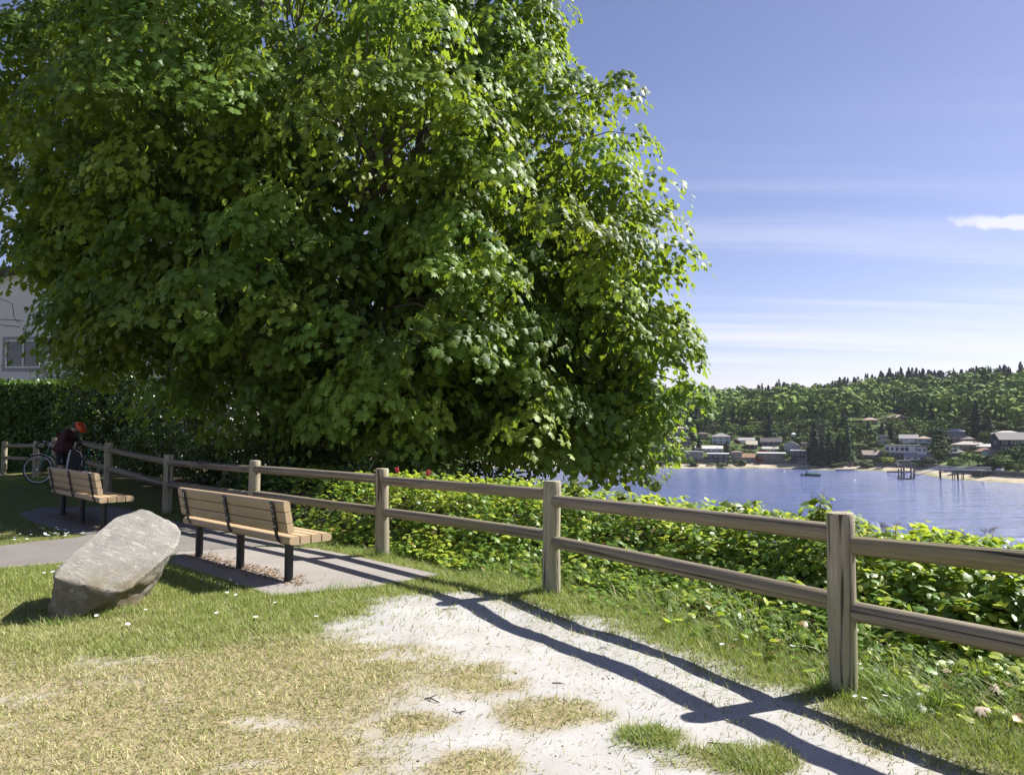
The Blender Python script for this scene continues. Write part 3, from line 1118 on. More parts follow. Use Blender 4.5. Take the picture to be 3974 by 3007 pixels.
LC = np.array([list(W(*V2(a, b), d)) for a, b, d, r in LOBES]); LR = np.array([l[3] for l in LOBES])


def in_lobes(p, shrink):
    d = np.linalg.norm(p[:, None, :] - LC[None], axis=2) - LR[None]
    return d.min(1) < -shrink


clump_c, clump_n, clump_r = [], [], []
for (c0, r0) in zip(LC, LR):
    n = int(4 * PI * r0 * r0 / 0.78)
    u = RNG.normal(size=(n, 3)); u /= np.linalg.norm(u, axis=1, keepdims=True)
    bumpy = 0.86 + 0.25 * np.array([mnoise.noise(Vector(list(c0 + q * r0)) * 0.7) for q in u]) + RNG.uniform(-0.24, 0.13, n)
    p = c0 + u * (r0 * bumpy)[:, None]
    keep = ~in_lobes(p, 0.62) & (p[:, 2] > 0.55) & (p[:, 2] < 15.5)
    # leave some gaps for dark hollows
    h = np.array([mnoise.noise(Vector(list(q)) * 0.62 + Vector((9, 3, 5))) for q in p])
    keep &= h > -0.26
    clump_c.append(p[keep]); clump_n.append(u[keep])
    # a few inside
    m = int(n * 0.16)
    u2 = RNG.normal(size=(m, 3)); u2 /= np.linalg.norm(u2, axis=1, keepdims=True)
    p2 = c0 + u2 * (r0 * RNG.uniform(0.45, 0.8, m))[:, None]
    k2 = (p2[:, 2] > 1.2) & (p2[:, 2] < 15)
    clump_c.append(p2[k2]); clump_n.append(u2[k2])
clump_c = np.concatenate(clump_c); clump_n = np.concatenate(clump_n)
# what the camera could never see: backs of the rear lobes are thinned
back = (clump_n[:, 1] > 0.35) & (RNG.uniform(0, 1, len(clump_c)) < 0.45)
clump_c, clump_n = clump_c[~back], clump_n[~back]
NCL = len(clump_c)

print('maple clumps', NCL)
NL = RNG.integers(78, 146, NCL)
idx = np.repeat(np.arange(NCL), NL)
N = len(idx); print('maple leaves', N)
a = RNG.uniform(0, 2 * PI, N); q = np.sqrt(RNG.uniform(0.02, 1, N))
rad = RNG.uniform(0.50, 0.92, NCL)[idx]
uh = np.stack([np.cos(a), np.sin(a), np.zeros(N)], 1)
out_h = clump_n.copy(); out_h[:, 2] = 0
off = uh * (q * rad)[:, None]
# sprays arch outward and droop
dot = np.sum(off * out_h[idx], 1)
drop = -0.82 * q ** 2 * rad - 0.22 * np.maximum(0, dot) + RNG.normal(0, 0.09, N) - RNG.uniform(0, 0.22, N) * (RNG.uniform(0, 1, N) < 0.45)
pos = clump_c[idx] + off * np.array([1, 1, 0]) + out_h[idx] * 0.12
pos[:, 2] += drop + 0.25
tdir = uh * 0.50 + out_h[idx] * 0.28 + np.array([0.10, -0.05, -1.0]) * (0.45 + 0.85 * q)[:, None] + RNG.normal(0, 0.28, (N, 3))
nrm = uh * 0.75 + out_h[idx] * 0.40 + np.array([0, 0, 1.0]) * (0.80 - 0.55 * q)[:, None] + RNG.normal(0, 0.33, (N, 3))
fr = frames(tdir, nrm)
size = RNG.uniform(0.10, 0.205, N)
ctint = RNG.uniform(0.62, 1.35, NCL)[idx] * RNG.uniform(0.75, 1.25, N)
yel = np.clip(RNG.normal(0.22, 0.26, NCL), 0, 0.9)[idx]
# the spray high in the middle of the crown is yellower
yc = np.array(list(W(*V2(760, 260), 14.6)))
yel = np.clip(yel + 0.6 * np.exp(-np.sum((clump_c[idx] - yc) ** 2, 1) / (2 * 1.1 ** 2)), 0, 1)
cols = np.array([0.100, 0.195, 0.032])[None] * (1 - yel[:, None]) + np.array([0.225, 0.295, 0.038])[None] * yel[:, None]
cols = np.clip(cols * ctint[:, None], 0.005, 0.5)

maple = thing('maple_tree', 'huge leafy maple tree filling the picture beyond the fence', 'tree', (-4.6, 19.2, gz1(-4.6, 19.2)))
ML = np.array(maple.location)
# the 300 largest leaves in view become leaves of their own
camd = np.linalg.norm(pos - np.array([0, 0, EYE]), axis=1)
vis = size / camd * (0.35 + np.abs(np.sum(fr[:, :, 2] * (pos - np.array([0, 0, EYE])) / camd[:, None], 1)))
vis[(pos[:, 2] > 10.8)] = 0
cn = np.sum(clump_n[idx] * (np.array([0, 0, EYE]) - pos), 1)
vis[cn < 0] = 0
order = np.argsort(-vis)
own, rest = order[:300], order[300:]
LEAF0_V = np.array([(0, 0, 0), (0.42, 0.30, 0.03), (0.30, 0.72, 0.0), (0, 1.0, -0.08), (-0.30, 0.72, 0.0), (-0.42, 0.30, 0.03)], float)
LEAF0_F = np.array([[0, 1, 5], [1, 2, 5], [5, 2, 4], [2, 3, 4]])
STAR_V = np.array([(0, 0.36, 0.05), (0, 0, 0), (0.56, 0.10, -0.10), (0.22, 0.36, 0.0), (0.48, 0.62, -0.14), (0, 1.05, -0.14), (-0.48, 0.62, -0.14), (-0.22, 0.36, 0.0), (-0.56, 0.10, -0.10)], float)
STAR_F = np.array([(0, k + 1, (k + 1) % 8 + 1) for k in range(8)])
front_ = (cn[rest] > -0.05 * camd[rest]) & (pos[rest][:, 2] < 11.4)
fine_ = front_ & (RNG.uniform(0, 1, len(rest)) < 0.42)
rn, rs_, rf = rest[fine_], rest[front_ & ~fine_], rest[~front_]
v, f, c = join([scatter(MAPLE_V, MAPLE_F, pos[rn] - ML, fr[rn], size[rn], cols[rn]), scatter(STAR_V, STAR_F, pos[rs_] - ML, fr[rs_], size[rs_], cols[rs_]), scatter(LEAF0_V, LEAF0_F, pos[rf] - ML, fr[rf], size[rf], cols[rf])])
cr = link('crown', fast_mesh('crown', v, f, M_MAPLE, {'col': c}), maple)
cr['kind'] = 'stuff'
# inner leaves: broader, simpler, coloured darker as crown shade; they close the view
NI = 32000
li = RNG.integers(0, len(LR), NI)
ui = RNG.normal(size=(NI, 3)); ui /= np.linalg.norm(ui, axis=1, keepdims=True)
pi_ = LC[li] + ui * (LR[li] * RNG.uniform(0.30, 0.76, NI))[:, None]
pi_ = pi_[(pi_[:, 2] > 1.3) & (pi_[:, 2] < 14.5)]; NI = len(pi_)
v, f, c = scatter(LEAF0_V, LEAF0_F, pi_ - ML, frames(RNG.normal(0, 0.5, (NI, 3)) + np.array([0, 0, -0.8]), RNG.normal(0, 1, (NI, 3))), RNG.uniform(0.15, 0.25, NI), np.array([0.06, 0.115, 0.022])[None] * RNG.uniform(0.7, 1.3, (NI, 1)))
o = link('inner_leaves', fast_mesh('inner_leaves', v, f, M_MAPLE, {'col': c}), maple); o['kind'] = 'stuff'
leaf_mes = []
for k in range(8):
    cc = cols[own[k * 37]]
    leaf_mes.append(fast_mesh('leaf', MAPLE_V, MAPLE_F, M_MAPLE, {'col': np.tile(np.array([*cc, 1.0]), (len(MAPLE_V), 1))}))
for k, i in enumerate(own):
    o = link('leaf', leaf_mes[k % 8], maple)
    m4 = np.eye(4); m4[:3, :3] = fr[i] * size[i]; m4[:3, 3] = pos[i] - ML
    o.matrix_local = Matrix(m4.tolist())

M_BARK = simple('maple_bark', (0.085, 0.068, 0.052), 0.9, (0.15, 0.125, 0.10), 14, 0.8, (1, 1, 0.25), bdist=0.03)


def limb_path(a, b, sag, k=9, rough=0.12, seed=0):
    rs = random.Random(seed); pts = []
    for i in range(k + 1):
        t = i / k
        p = a.lerp(b, t) + Vector((rs.uniform(-1, 1), rs.uniform(-1, 1), rs.uniform(-1, 1))) * rough * math.sin(PI * t) + Vector((0, 0, sag * math.sin(PI * t)))
        pts.append(p)
    return pts


tb = Vector((0, 0, -0.4))
hub = Vector((0.15, 0.1, 2.3))
mb = MB()
mb.tube([tb, Vector((0.05, 0, 0.3)), Vector((0.1, 0.05, 1.2)), hub, hub + Vector((0, 0.1, 1.0))], [0.62, 0.48, 0.42, 0.40, 0.3], 14)
mb.obj('trunk', M_BARK, maple, smooth=True)
lobe_ends = []
for k, (c0, r0) in enumerate(zip(LC, LR)):
    e = Vector((c0 - ML).tolist())
    mb = MB()
    pts = limb_path(hub if k % 2 else hub + Vector((0, 0.05, 0.6)), e, 0.9 if e.z > 3 else 0.3, 10, 0.22, k)
    r1 = 0.17 if r0 > 2.5 else 0.11
    mb.tube(pts, [r1 * (1 - 0.72 * i / 10) for i in range(11)], 8)
    mb.obj('limb', M_BARK, maple, smooth=True)
    lobe_ends.append(pts)
# twigs that carry the sprays
mb = MB()
sel = RNG.permutation(NCL)[:900]
for i in sel:
    c0 = clump_c[i] - ML
    d = np.linalg.norm(clump_c[i][None] - LC, axis=1) - LR * 0.4
    k = int(np.argmin(d))
    base = lobe_ends[k][random.randint(6, 10)]
    e = Vector(c0.tolist()) + Vector((0, 0, 0.12))
    L = (e - base).length
    if L > 4.5:
        continue
    pts = limb_path(base, e, 0.12 * L, 5, 0.10, int(i))
    mb.tube(pts, [0.035 * (1 - 0.75 * j / 5) * min(1, L / 2 + 0.3) for j in range(6)], 5, caps=False)
o = mb.obj('twigs', M_BARK, maple, smooth=True); o['kind'] = 'stuff'
# bunches of winged seeds
M_SEED = simple('dry_maple_seeds', (0.42, 0.29, 0.13), 0.7, (0.30, 0.19, 0.08), 30)
front = np.where((clump_n[:, 1] < 0.1) & (clump_c[:, 2] < 10))[0]
mb = MB()
for i in RNG.permutation(front)[:110]:
    c0 = Vector((clump_c[i] - ML + clump_n[i] * 0.35).tolist()) + Vector((random.uniform(-.2, .2), -0.1, random.uniform(-0.45, -0.1)))
    for j in range(12):
        o = c0 + Vector((random.gauss(0, .05), random.gauss(0, .05), random.gauss(0, .05)))
        d = Vector((random.gauss(0, .6), random.gauss(0, .6), -1)).normalized() * random.uniform(0.03, 0.05)
        s = d.cross(Vector((random.random(), random.random(), 0.2))).normalized() * 0.009
        mb.add([o, o + d * 0.6 + s, o + d, o + d * 0.6 - s], [(0, 1, 2, 3)])
o = mb.obj('seed_bunches', M_SEED, maple); o['kind'] = 'stuff'

# ------------------------------------------------------------------ ivy bank beyond the fence


def ivy_template():
    ol = [(0.0, 0.0), (0.30, -0.14), (0.50, 0.10), (0.42, 0.50), (0.0, 1.0), (-0.42, 0.50), (-0.50, 0.10), (-0.30, -0.14)]
    pts = [(0, 0.32)] + ol
    v = [(x, y, -0.30 * x * x - 0.22 * max(0, y - 0.3) ** 2 + (0.05 if i == 0 else 0)) for i, (x, y) in enumerate(pts)]
    n = len(ol)
    return np.array(v), np.array([(0, i + 1, (i + 1) % n + 1) for i in range(n)])


IVY_V, IVY_F = ivy_template()


def ivy_h(x, y, s):
    """height of the ivy surface over z=0 (0 where there is none)"""
    n = fbm(x * 0.9, y * 0.9, 141) ; n2 = fbm(x * 3.3, y * 3.3, 143)
    front = 0.62 - 0.55 * sstep(1.6, -0.6, x) * sstep(6.0, 7.6, y) + (n - 0.5) * 0.9      # where the bank begins
    top = 0.62 + (n - 0.5) * 0.40 + (n2 - 0.5) * 0.42
    top = top + 0.10 * sstep(8.6, 10.5, y)
    k = sstep(-0.1, 1.15, s - front)
    far = sstep(2.0, 4.6, s)
    return k * top - 0.85 * far * np.maximum(0, s - 2.0) * 0.6, k


def ivy():
    N = 195000
    y = RNG.uniform(1.0, 15.5, N); x = RNG.uniform(-0.36, 0.80, N) * y + RNG.uniform(-0.3, 2.4, N)
    s = line_sd(x, y, FLINE)
    keep = (s > 0.02) & (s < 3.6) & (x > -5.6)
    x, y, s = x[keep], y[keep], s[keep]
    dist = np.hypot(x, y)
    keep = RNG.uniform(0, 1, len(x)) < np.clip(1.5 - dist / 16, 0.5, 1) * np.where(s > 2.4, 0.55, 1)
    x, y, s = x[keep], y[keep], s[keep]
    h, k = ivy_h(x, y, s)
    keep = (k > 0.03) | (RNG.uniform(0, 1, len(x)) < 0.05)
    x, y, s, h, k = x[keep], y[keep], s[keep], h[keep], k[keep]
    n = len(x)
    base = gz(x, y)
    depth = RNG.uniform(0, 1, n) ** 1.8
    z = np.where(s > 3.2, base * 0 + h, np.maximum(h, base)) + 0.02 - depth * np.clip(h * 0.75, 0, 0.5) + RNG.uniform(0, 0.06, n)
    low = k < 0.03
    z[low] = base[low] + RNG.uniform(0.02, 0.09, low.sum())
    # surface slope from finite differences
    e = 0.08
    hx = (ivy_h(x + e, y, line_sd(x + e, y, FLINE))[0] - h) / e
    hy = (ivy_h(x, y + e, line_sd(x, y + e, FLINE))[0] - h) / e
    nr = np.stack([-hx, -hy, np.ones(n)], 1); nr /= np.linalg.norm(nr, axis=1, keepdims=True)
    nr = nr + RNG.normal(0, 0.45, (n, 3)) + np.array([0.30, -0.02, 0.55])
    ta = RNG.uniform(0, 2 * PI, n)
    t = np.stack([np.cos(ta), np.sin(ta), -0.55 + 0 * ta], 1) + np.array([-0.1, -0.35, 0])
    fr = frames(t, nr)
    # frames() keeps t exact, so re-do with the normal exact
    nn = nr / np.linalg.norm(nr, axis=1, keepdims=True)
    tt = t - nn * np.sum(t * nn, 1, keepdims=True); tt /= np.linalg.norm(tt, axis=1, keepdims=True)
    fr = np.stack([np.cross(tt, nn), tt, nn], 2)
    size = RNG.uniform(0.036, 0.082, n) * np.where(RNG.uniform(0, 1, n) < 0.12, 0.55, 1)
    patch = fbm(x * 1.1, y * 1.1, 151)
    young = (RNG.uniform(0, 1, n) < 0.22 + 0.5 * sstep(0.5, 0.7, patch)) & (depth < 0.5)
    c = np.array([0.125, 0.225, 0.034])[None] * RNG.uniform(0.6, 1.5, (n, 1))
    yc_ = np.array([0.40, 0.48, 0.06])[None] * RNG.uniform(0.7, 1.3, (n, 1))
    c = np.where(young[:, None], yc_, c)
    br = RNG.uniform(0, 1, n) < 0.012
    c[br] = np.array([0.36, 0.24, 0.10])
    return np.stack([x, y, z], 1), fr, size, c


ip, ifr, isz, icol = ivy()
bank = thing('ivy_bank', 'sunlit bank of glossy green ivy spilling along the bluff side of the fence', 'ivy', (1.0, 7.5, 0.0))
IB = np.array(bank.location)
cd = np.linalg.norm(ip - np.array([0, 0, EYE]), axis=1)
iv = isz / cd * np.abs(np.sum(ifr[:, :, 2] * (ip - np.array([0, 0, EYE])) / cd[:, None], 1)) * (np.abs(ip[:, 0]) < 0.66 * ip[:, 1]) * (ip[:, 2] > 0.25) * (ip[:, 1] < 9)
own = np.argsort(-iv)[:300]
rest = np.setdiff1d(np.arange(len(ip)), own)
v, f, c = scatter(IVY_V, IVY_F, ip[rest] - IB, ifr[rest], isz[rest], icol[rest])
o = link('foliage', fast_mesh('foliage', v, f, M_IVY, {'col': c}), bank); o['kind'] = 'stuff'
ivy_mes = [fast_mesh('leaf', IVY_V, IVY_F, M_IVY, {'col': np.tile(np.array([*icol[own[k * 29]], 1.0]), (len(IVY_V), 1))}) for k in range(10)]
for k, i in enumerate(own):
    o = link('leaf', ivy_mes[k % 10], bank)
    m4 = np.eye(4); m4[:3, :3] = ifr[i] * isz[i]; m4[:3, 3] = ip[i] - IB
    o.matrix_local = Matrix(m4.tolist())
# dark woody mat under the leaves
M_MAT = simple('ivy_stems_soil_and_hedge_core', (0.028, 0.025, 0.014), 0.95, (0.05, 0.042, 0.022), 20, 0.5)
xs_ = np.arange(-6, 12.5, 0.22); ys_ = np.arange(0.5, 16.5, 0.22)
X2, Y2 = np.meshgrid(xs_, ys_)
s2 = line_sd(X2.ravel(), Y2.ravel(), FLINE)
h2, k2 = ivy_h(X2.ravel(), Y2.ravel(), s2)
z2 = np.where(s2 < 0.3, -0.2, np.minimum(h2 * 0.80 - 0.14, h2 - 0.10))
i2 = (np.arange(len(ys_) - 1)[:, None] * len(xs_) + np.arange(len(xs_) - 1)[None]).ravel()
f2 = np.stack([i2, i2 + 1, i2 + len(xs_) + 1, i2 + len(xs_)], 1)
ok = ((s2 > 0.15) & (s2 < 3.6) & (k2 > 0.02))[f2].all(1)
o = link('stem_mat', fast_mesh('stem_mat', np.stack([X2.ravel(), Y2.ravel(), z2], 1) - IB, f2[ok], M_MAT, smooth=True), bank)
o['kind'] = 'stuff'

M_STEM = simple('green_stem', (0.10, 0.11, 0.035), 0.7, (0.16, 0.12, 0.05), 20)
M_UMBEL = simple('dry_ivy_umbel', (0.16, 0.12, 0.07), 0.8, (0.05, 0.04, 0.05), 60)


def sprig(name, px, py0, py1, Y, label, leaves=40, w=0.16, group='tall ivy shoots standing above the bank', umbel=False, size=(0.05, 0.10), bright=1.0):
    """an upright shoot between two photo heights at depth Y"""
    b, t = W(px, py0, Y), W(px, py1, Y)
    root = thing(name, label, 'plant', b, 0, group)
    H = t.z - b.z
    st = MB(); n = 3 + leaves // 20
    tips = []
    for j in range(n):
        e = Vector((random.uniform(-w, w), random.uniform(-w, w), H * random.uniform(0.75, 1.0)))
        pts = [Vector((0, 0, -0.12))] + limb_path(Vector((0, 0, -0.05)), e, 0.0, 4, 0.04, int(px) + j)
        st.tube(pts, [0.006, 0.006, 0.005, 0.004, 0.003, 0.002], 5)
        tips.append(pts)
    st.obj('stem', M_STEM, root)
    if leaves:
        P, T, Nn = [], [], []
        for _ in range(leaves):
            pp = random.choice(tips); u = random.uniform(1.2, 5)
            i = min(int(u), 4); q = pp[i].lerp(pp[i + 1], u - i)
            a = random.uniform(0, 6.28); d = Vector((math.cos(a), math.sin(a), -0.25))
            P.append(list(q + d * 0.03)); T.append(list(d)); Nn.append([random.gauss(0, .35), random.gauss(0, .35) - 0.3, 1])
        P, T, Nn = np.array(P), np.array(T), np.array(Nn)
        cc = (np.array([0.15, 0.22, 0.035])[None] * RNG.uniform(0.55, 1.3, (leaves, 1))) * bright
        v, f, c = scatter(IVY_V, IVY_F, P, frames(T, Nn), RNG.uniform(size[0], size[1], leaves), cc)
        o = link('foliage', fast_mesh('foliage', v, f, M_IVY, {'col': c}), root); o['kind'] = 'stuff'
    if umbel:
        um = MB()
        for pp in tips:
            c0 = pp[-1]
            for j in range(11):
                a = Vector((random.gauss(0, 1), random.gauss(0, 1), random.gauss(0.3, 0.8))).normalized() * random.uniform(0.018, 0.032)
                um.tube([c0, c0 + a], 0.0012, 3)
                um.box(c0 + a, (0.006, 0.006, 0.006))
        um.obj('seed_head', M_UMBEL, root)
    return root


sprig('ivy_shoot', 3172, 2080, 1890, 6.9, 'tall bright leafy ivy shoot standing just left of the nearest post', 75, 0.10)
sprig('ivy_shoot', 3340, 2090, 2010, 6.3, 'short leafy ivy shoot just right of the nearest post', 16, 0.06)
sprig('ivy_shoot', 2872, 2000, 1938, 8.2, 'broad leafy ivy shoot halfway along the second rail span', 55, 0.14)
sprig('ivy_shoot', 2670, 1975, 1945, 8.8, 'low pale ivy shoot over the top rail in front of the water', 24, 0.08)
sprig('ivy_shoot', 2400, 1935, 1900, 9.2, 'leafy ivy shoot just below the lowest maple branch', 20, 0.09)
sprig('ivy_shoot', 2235, 1910, 1855, 9.4, 'bushy pale ivy shoot beside the second post', 60, 0.16)
sprig('ivy_shoot', 1680, 1860, 1818, 11.0, 'bushy pale ivy shoot beside the third post', 45, 0.18)
for k, (px, py, lab) in enumerate([(3840, 2075, 'dry ivy seed heads above the rail near the picture edge'), (3445, 2035, 'dry ivy seed heads above the rail right of the nearest post'), (3690, 2080, 'dry ivy seed heads low over the last visible rail'), (3045, 2010, 'dry berried ivy twig over the rail left of the nearest post')]):
    sprig('dry_ivy_twig', px, py + 75, py - 20, 6.2 if px > 3300 else 7.6, lab, 6, 0.09, 'dry ivy seed heads', True)
# red valerian by the third post
M_RED = simple('red_valerian_petals', (0.55, 0.06, 0.07), 0.7, (0.40, 0.04, 0.06), 50)
for px, py, lab in ((1541, 1826, 'red flower head on a stem beside the third post'), (1662, 1836, 'small red flower head to the right of the third post')):
    t = W(px, py, 10.8)
    r = thing('red_flower', lab, 'flower', (t.x, t.y, gz1(t.x, t.y)))
    H = t.z - r.location.z
    m = MB(); m.tube([(0, 0, 0), (0.02, 0.01, H * 0.6), (0, 0, H)], 0.006, 5); m.obj('stem', M_STEM, r)
    m = MB()
    for j in range(46):
        d = Vector((random.gauss(0, 1), random.gauss(0, 1), random.gauss(0, 1.2))) * 0.016
        m.box(Vector((0, 0, H)) + d, (0.013, 0.013, 0.010), 0, Matrix.Rotation(random.uniform(0, 3), 3, 'X'))
    m.obj('flower_head', M_RED, r)

# ------------------------------------------------------------------ understory shrubs, hedge
LEAF_V = np.array([(0, 0, 0), (0.26, 0.35, 0.03), (0.20, 0.72, 0.0), (0, 1.0, -0.08), (-0.20, 0.72, 0.0), (-0.26, 0.35, 0.03)], float)
LEAF_F = np.array([[0, 1, 5], [1, 2, 5], [5, 2, 4], [2, 3, 4]])


def shrub(name, label, c, r, n, size, col, group=None, cat='shrub', var=0.4, mat=None, trunk=True, boxy=False):
    root = thing(name, label, cat, (c[0], c[1], gz1(c[0], c[1])), 0, group)
    z0 = c[2] - root.location.z
    if boxy:
        u = RNG.uniform(-1, 1, (n, 3)); ax = RNG.integers(0, 3, n)
        sg = np.where(RNG.uniform(0, 1, n) < 0.5, -1, 1)
        w_ = RNG.uniform(0, 1, n)
        ax = np.where(w_ < 0.6, 1, np.where(w_ < 0.85, 2, 0))
        sg = np.where(ax == 1, -1, np.where(ax == 2, 1, sg))
        u[np.arange(n), ax] = sg * RNG.uniform(0.9, 1.03, n)
        nr = np.zeros((n, 3)); nr[np.arange(n), ax] = sg
    else:
        u = RNG.normal(size=(n, 3)); u /= np.linalg.norm(u, axis=1, keepdims=True)
        nr = u.copy()
        lump = np.array([mnoise.noise(Vector(q) * 2.3 + Vector((c[0], c[1], 0))) for q in u])
        u *= (0.72 + 0.45 * lump + RNG.uniform(-0.35, 0.12, n) * var * 2)[:, None]
    p = u * np.array(r) + np.array([0, 0, z0])
    p[:, 2] = np.maximum(p[:, 2], 0.05 + RNG.uniform(0, 0.1, n))
    t = nr * 0.4 + np.array([0, 0, -0.25]) + RNG.normal(0, 0.6, (n, 3))
    cc = np.array(col)[None] * RNG.uniform(0.55, 1.5, (n, 1))
    v, f, c_ = scatter(LEAF_V, LEAF_F, p, frames(t, nr * 0.8 + np.array([0, 0, 0.5]) + RNG.normal(0, 0.4, (n, 3))), RNG.uniform(size * 0.7, size * 1.3, n), cc)
    o = link('foliage', fast_mesh('foliage', v, f, mat or M_HEDGE, {'col': c_}), root); o['kind'] = 'stuff'
    if boxy:
        MB().box((0, 0.05, z0 - 0.08), (2 * r[0] - 0.25, 2 * r[1] - 0.25, 2 * r[2] - 0.2)).obj('dark_core', M_MAT, root)  # dark box added inside the hedge so no light specks show through
    if trunk:
        m = MB()
        for j in range(7):
            e = Vector((random.uniform(-.8, .8) * r[0], random.uniform(-.8, .8) * r[1], z0 + random.uniform(-0.2, 0.8) * r[2]))
            m.tube(limb_path(Vector((random.uniform(-.2, .2), random.uniform(-.2, .2), -0.1)), e, 0.1, 5, 0.08, j + n), [0.035, 0.03, 0.025, 0.02, 0.014, 0.008], 6)
        m.obj('stems', M_BARK, root, smooth=True)
    return root


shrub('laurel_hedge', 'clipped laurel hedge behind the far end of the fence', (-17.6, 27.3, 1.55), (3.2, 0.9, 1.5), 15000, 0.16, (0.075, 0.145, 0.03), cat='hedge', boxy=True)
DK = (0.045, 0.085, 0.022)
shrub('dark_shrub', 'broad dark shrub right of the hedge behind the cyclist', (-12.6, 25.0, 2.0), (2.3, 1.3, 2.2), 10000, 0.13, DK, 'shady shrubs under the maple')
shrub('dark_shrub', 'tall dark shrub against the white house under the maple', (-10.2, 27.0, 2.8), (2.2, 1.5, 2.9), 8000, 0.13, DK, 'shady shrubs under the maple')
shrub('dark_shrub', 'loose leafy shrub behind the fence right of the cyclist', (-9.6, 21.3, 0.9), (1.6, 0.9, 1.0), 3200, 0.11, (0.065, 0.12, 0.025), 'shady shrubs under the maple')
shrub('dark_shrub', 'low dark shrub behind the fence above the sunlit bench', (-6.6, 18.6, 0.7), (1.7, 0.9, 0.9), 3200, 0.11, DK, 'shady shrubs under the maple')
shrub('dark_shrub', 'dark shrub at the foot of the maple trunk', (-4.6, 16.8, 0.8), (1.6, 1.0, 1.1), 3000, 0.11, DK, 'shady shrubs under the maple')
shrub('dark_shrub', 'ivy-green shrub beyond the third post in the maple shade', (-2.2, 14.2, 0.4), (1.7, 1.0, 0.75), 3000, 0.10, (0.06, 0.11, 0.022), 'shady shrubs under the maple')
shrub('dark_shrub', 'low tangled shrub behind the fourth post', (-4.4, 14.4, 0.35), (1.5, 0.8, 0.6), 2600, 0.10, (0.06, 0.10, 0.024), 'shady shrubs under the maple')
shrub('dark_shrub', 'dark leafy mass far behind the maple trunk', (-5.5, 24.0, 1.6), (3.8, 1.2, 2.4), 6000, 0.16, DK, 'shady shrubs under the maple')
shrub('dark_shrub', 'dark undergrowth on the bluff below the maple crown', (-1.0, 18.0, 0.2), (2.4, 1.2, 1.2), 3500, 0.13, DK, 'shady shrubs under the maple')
shrub('dark_shrub', 'small leafy shrub in front of the house window', (-16.4, 28.6, 3.4), (1.4, 0.9, 1.0), 1300, 0.10, DK, 'shady shrubs under the maple')

# ------------------------------------------------------------------ white house at the left
M_STUCCO = simple('white_stucco', (0.66, 0.66, 0.68), 0.9, (0.60, 0.60, 0.62), 1.2, 0.3, bdist=0.01)
M_TRIMG = simple('grey_window_trim', (0.30, 0.31, 0.34), 0.7)
M_FASCIA = simple('dark_roof_fascia', (0.06, 0.055, 0.055), 0.8)
M_BLIND = simple('window_blind', (0.30, 0.24, 0.20), 0.7)
HY = 31.0
hx0, hx1, hpk = -27.5, -11.3, -14.5
hs = thing('stucco_house', 'white stucco house behind the hedge at the picture edge', 'house', ((hx0 + hx1) / 2, HY, 0))
HL = hs.location
zl, zp, zr = 6.65, 8.4, 7.95
prof = [(hx0, -0.5), (hx1, -0.5), (hx1, zr), (hpk, zp), (hx0, zl)]
MB().prism([(a - HL.x, b) for a, b in prof], (0, 0, 0), (1, 0, 0), (0, 0, 1), (0, 9, 0)).obj('wall', M_STUCCO, hs)
m = MB()
m.prism([(hx0 - 0.5 - HL.x, zl - 0.07), (hpk - HL.x, zp + 0.02), (hx1 + 0.5 - HL.x, zr - 0.05), (hx1 + 0.5 - HL.x, zr + 0.2), (hpk - HL.x, zp + 0.28), (hx0 - 0.5 - HL.x, zl + 0.18)], (0, -0.45, 0), (1, 0, 0), (0, 0, 1), (0, 9.9, 0))
m.obj('roof', M_FASCIA, hs)


def big_window(x0, x1, z0, z1, panes=2):
    x0 -= HL.x; x1 -= HL.x
    m = MB()
    b = 0.13
    for (a, c, d, e) in ((x0 - b, x1 + b, z1, z1 + b), (x0 - b, x1 + b, z0 - b, z0), (x0 - b, x0, z0, z1), (x1, x1 + b, z0, z1)):
        m.box(((a + c) / 2, -0.02, (d + e) / 2), (c - a, 0.06, e - d))
    w = m.obj('window', M_TRIMG, hs)
    m = MB(); g = 0.055
    m.box(((x0 + x1) / 2, -0.025, z1 - g / 2), (x1 - x0, 0.05, g)); m.box(((x0 + x1) / 2, -0.025, z0 + g / 2), (x1 - x0, 0.05, g))
    for k in range(panes + 1):
        xx = x0 + (x1 - x0) * k / panes
        xx = min(max(xx, x0 + g / 2), x1 - g / 2)
        m.box((xx, -0.026, (z0 + z1) / 2), (g, 0.05, z1 - z0 - 2 * g))
    m.obj('window_frame', M_WHITE, w)
    for k in range(panes):
        a, c = x0 + (x1 - x0) * k / panes, x0 + (x1 - x0) * (k + 1) / panes
        MB().box(((a + c) / 2, -0.006, (z0 + z1) / 2), (c - a - 0.05, 0.008, z1 - z0 - 0.1)).obj('pane', M_GLASS, w)


big_window(-20.35, -18.95, 3.9, 5.02)
big_window(-15.6, -14.2, 0.9, 2.1)
big_window(-13.2, -12.2, 1.0, 2.1)
m = MB(); m.box((-18.3 - HL.x, -0.06, 3.5), (0.10, 0.09, 7.0)); m.obj('downpipe', M_WHITE, hs)
# service cables
M_CABLE = simple('black_cable', (0.012, 0.012, 0.014), 0.6)


def cable(label, pts, r=0.014):
    o = MB().tube([W(px, py, Y) for px, py, Y in pts], r, 6).obj('overhead_cable', M_CABLE)
    return tag(o, label, 'cable', 'service cables at the stucco house')


s2 = 2.391
def cc2(x, y, Y=30.4):
    return (x / s2, 800 + y / s2, Y)


